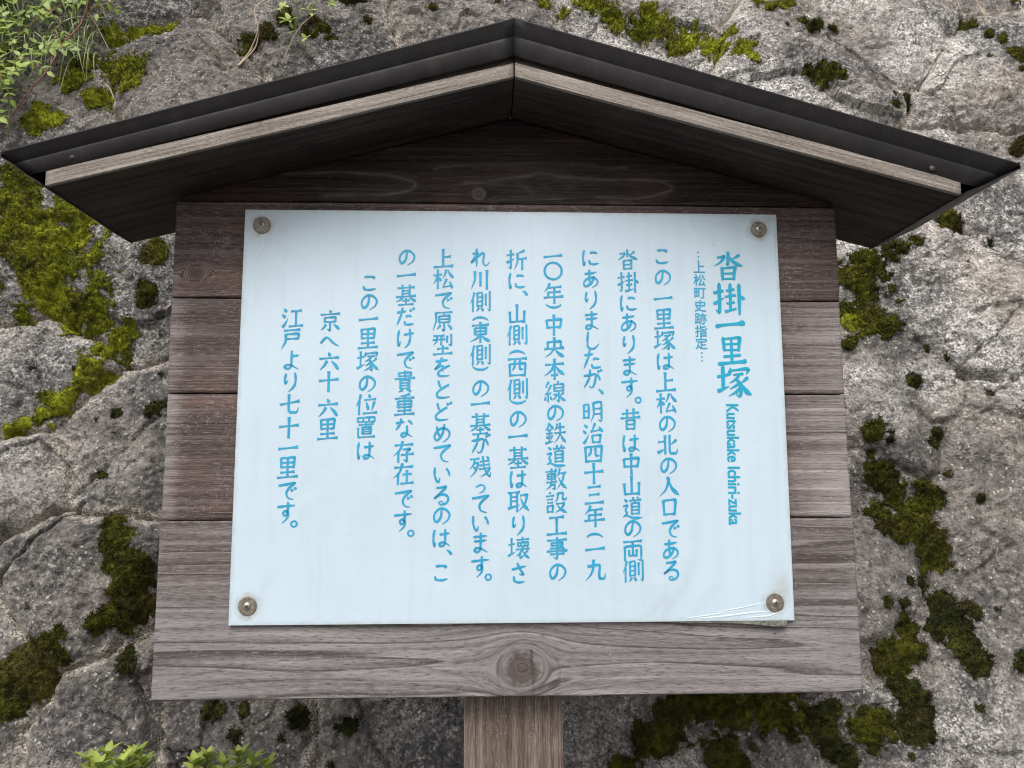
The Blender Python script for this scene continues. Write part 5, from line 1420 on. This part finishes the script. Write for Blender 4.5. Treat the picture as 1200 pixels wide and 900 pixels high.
sprig('single pale leaves low on the rock right above the left roof slope', 362, 72, [(366, 70, .02), (350, 58, .02)], LEAF_PALE, 0.013, 0.008, rosette=3)
sprig('green sprout at the top edge left of the roof ridge', 415, 10, [(408, 6, .03), (422, 14, .03), (415, -8, .03)], LEAF_PALE, 0.018, 0.006)
sprig('small fresh fern-like sprout at the top edge beside the roof ridge', 480, 4, [(480, 2, .03), (490, -2, .03)], LEAF_SHRUB, 0.022, 0.007)
sprig('two small leaves on a bare stem at the top left beyond the grass', 150, 20, [(151, 12, .03), (128, 30, .03)], LEAF, 0.015, 0.009, rosette=3)

w2 = empty('leafy_weed', tuple(pp(100, 20, 0)), 'sparse weed with long bare reddish stems beside the grass at the top left', 'weed', 'weeds on the rock wall')
bm = bmesh.new(); lv = Leaves()
for st_ in [[(112, -12, .02), (118, 20, .05), (140, 36, .06), (150, 38, .05)], [(100, -12, .02), (92, 30, .06), (70, 62, .07), (44, 84, .06)], [(135, -12, .02), (140, 12, .05), (132, 48, .06)], [(60, 40, .02), (84, 66, .06), (104, 104, .06)],
            [(30, 95, .02), (58, 108, .06), (82, 122, .05)], [(14, 105, .02), (32, 128, .06), (40, 150, .05)], [(88, -12, .02), (80, 40, .07), (98, 72, .06)]]:
    P = smooth_path([pp(*c) for c in st_], 21)
    tube(bm, P, 0.0009, 0.0005)
    leafy_stem(lv, P, 0.015, 0.0085, 4, 9)
bm_obj('stem', bm, STEM_RED, w2, True); lv.build('foliage', LEAF, w2)
sprig('pale leafy spray hanging over the dark moss near the top edge', 385, -8, [(388, 14, .05), (376, 30, .05), (396, 38, .04), (362, 22, .05), (372, 48, .04)], LEAF_PALE, 0.015, 0.008, rosette=5)
sprig('fresh green sprig at the very top edge above the round boulder', 262, -8, [(256, 4, .04), (270, 8, .04), (280, 2, .04)], LEAF, 0.014, 0.008, rosette=5)

def shrub(label, spec, base, L, W):
    s = empty('shrub', tuple(base), label, 'shrub', 'shrubs at the foot of the rock wall')
    bm = bmesh.new(); lv = Leaves()
    for (x, y, Y, n) in spec:
        top = at(x, y, Y)
        mid = (np.array(base) + top) / 2 + np.array([random.uniform(-.03, .03), 0, 0.02])
        P = smooth_path([np.array(base), mid, top], 14)
        tube(bm, P, 0.0030, 0.0012)
        for lay in range(3):
            for k in range(n):
                a = 2 * math.pi * (k + lay * 0.4) / n + random.uniform(-.3, .3)
                up = 1.3 - 0.45 * lay
                d = np.array([math.cos(a), math.sin(a), up + random.gauss(0, .2)])
                q = random.uniform(0.75, 1.15)
                lv.add(top - np.array([0, 0, 0.007 * lay]), d, np.array([-math.cos(a) * up, -math.sin(a) * up, 1.0]), L * q, W * q, 0.22, 0.25)
    bm_obj('stem', bm, STEM_BROWN, s, True); lv.build('foliage', LEAF_SHRUB, s)
shrub('yellow-green shrub tips at the bottom edge, the one farther left', [(105, 893, .12, 6), (125, 886, .10, 7), (150, 890, .12, 7), (168, 896, .14, 6), (140, 897, .06, 6), (115, 899, .06, 6), (160, 884, .16, 6)], (-0.52, 0.12, 0.98), 0.018, 0.0085)
shrub('yellow-green shrub tips at the bottom edge, nearer the post', [(228, 897, .12, 6), (243, 889, .14, 7), (262, 898, .10, 6), (280, 887, .14, 6), (296, 893, .12, 6), (312, 900, .12, 5)], (-0.38, 0.13, 0.98), 0.018, 0.0082)
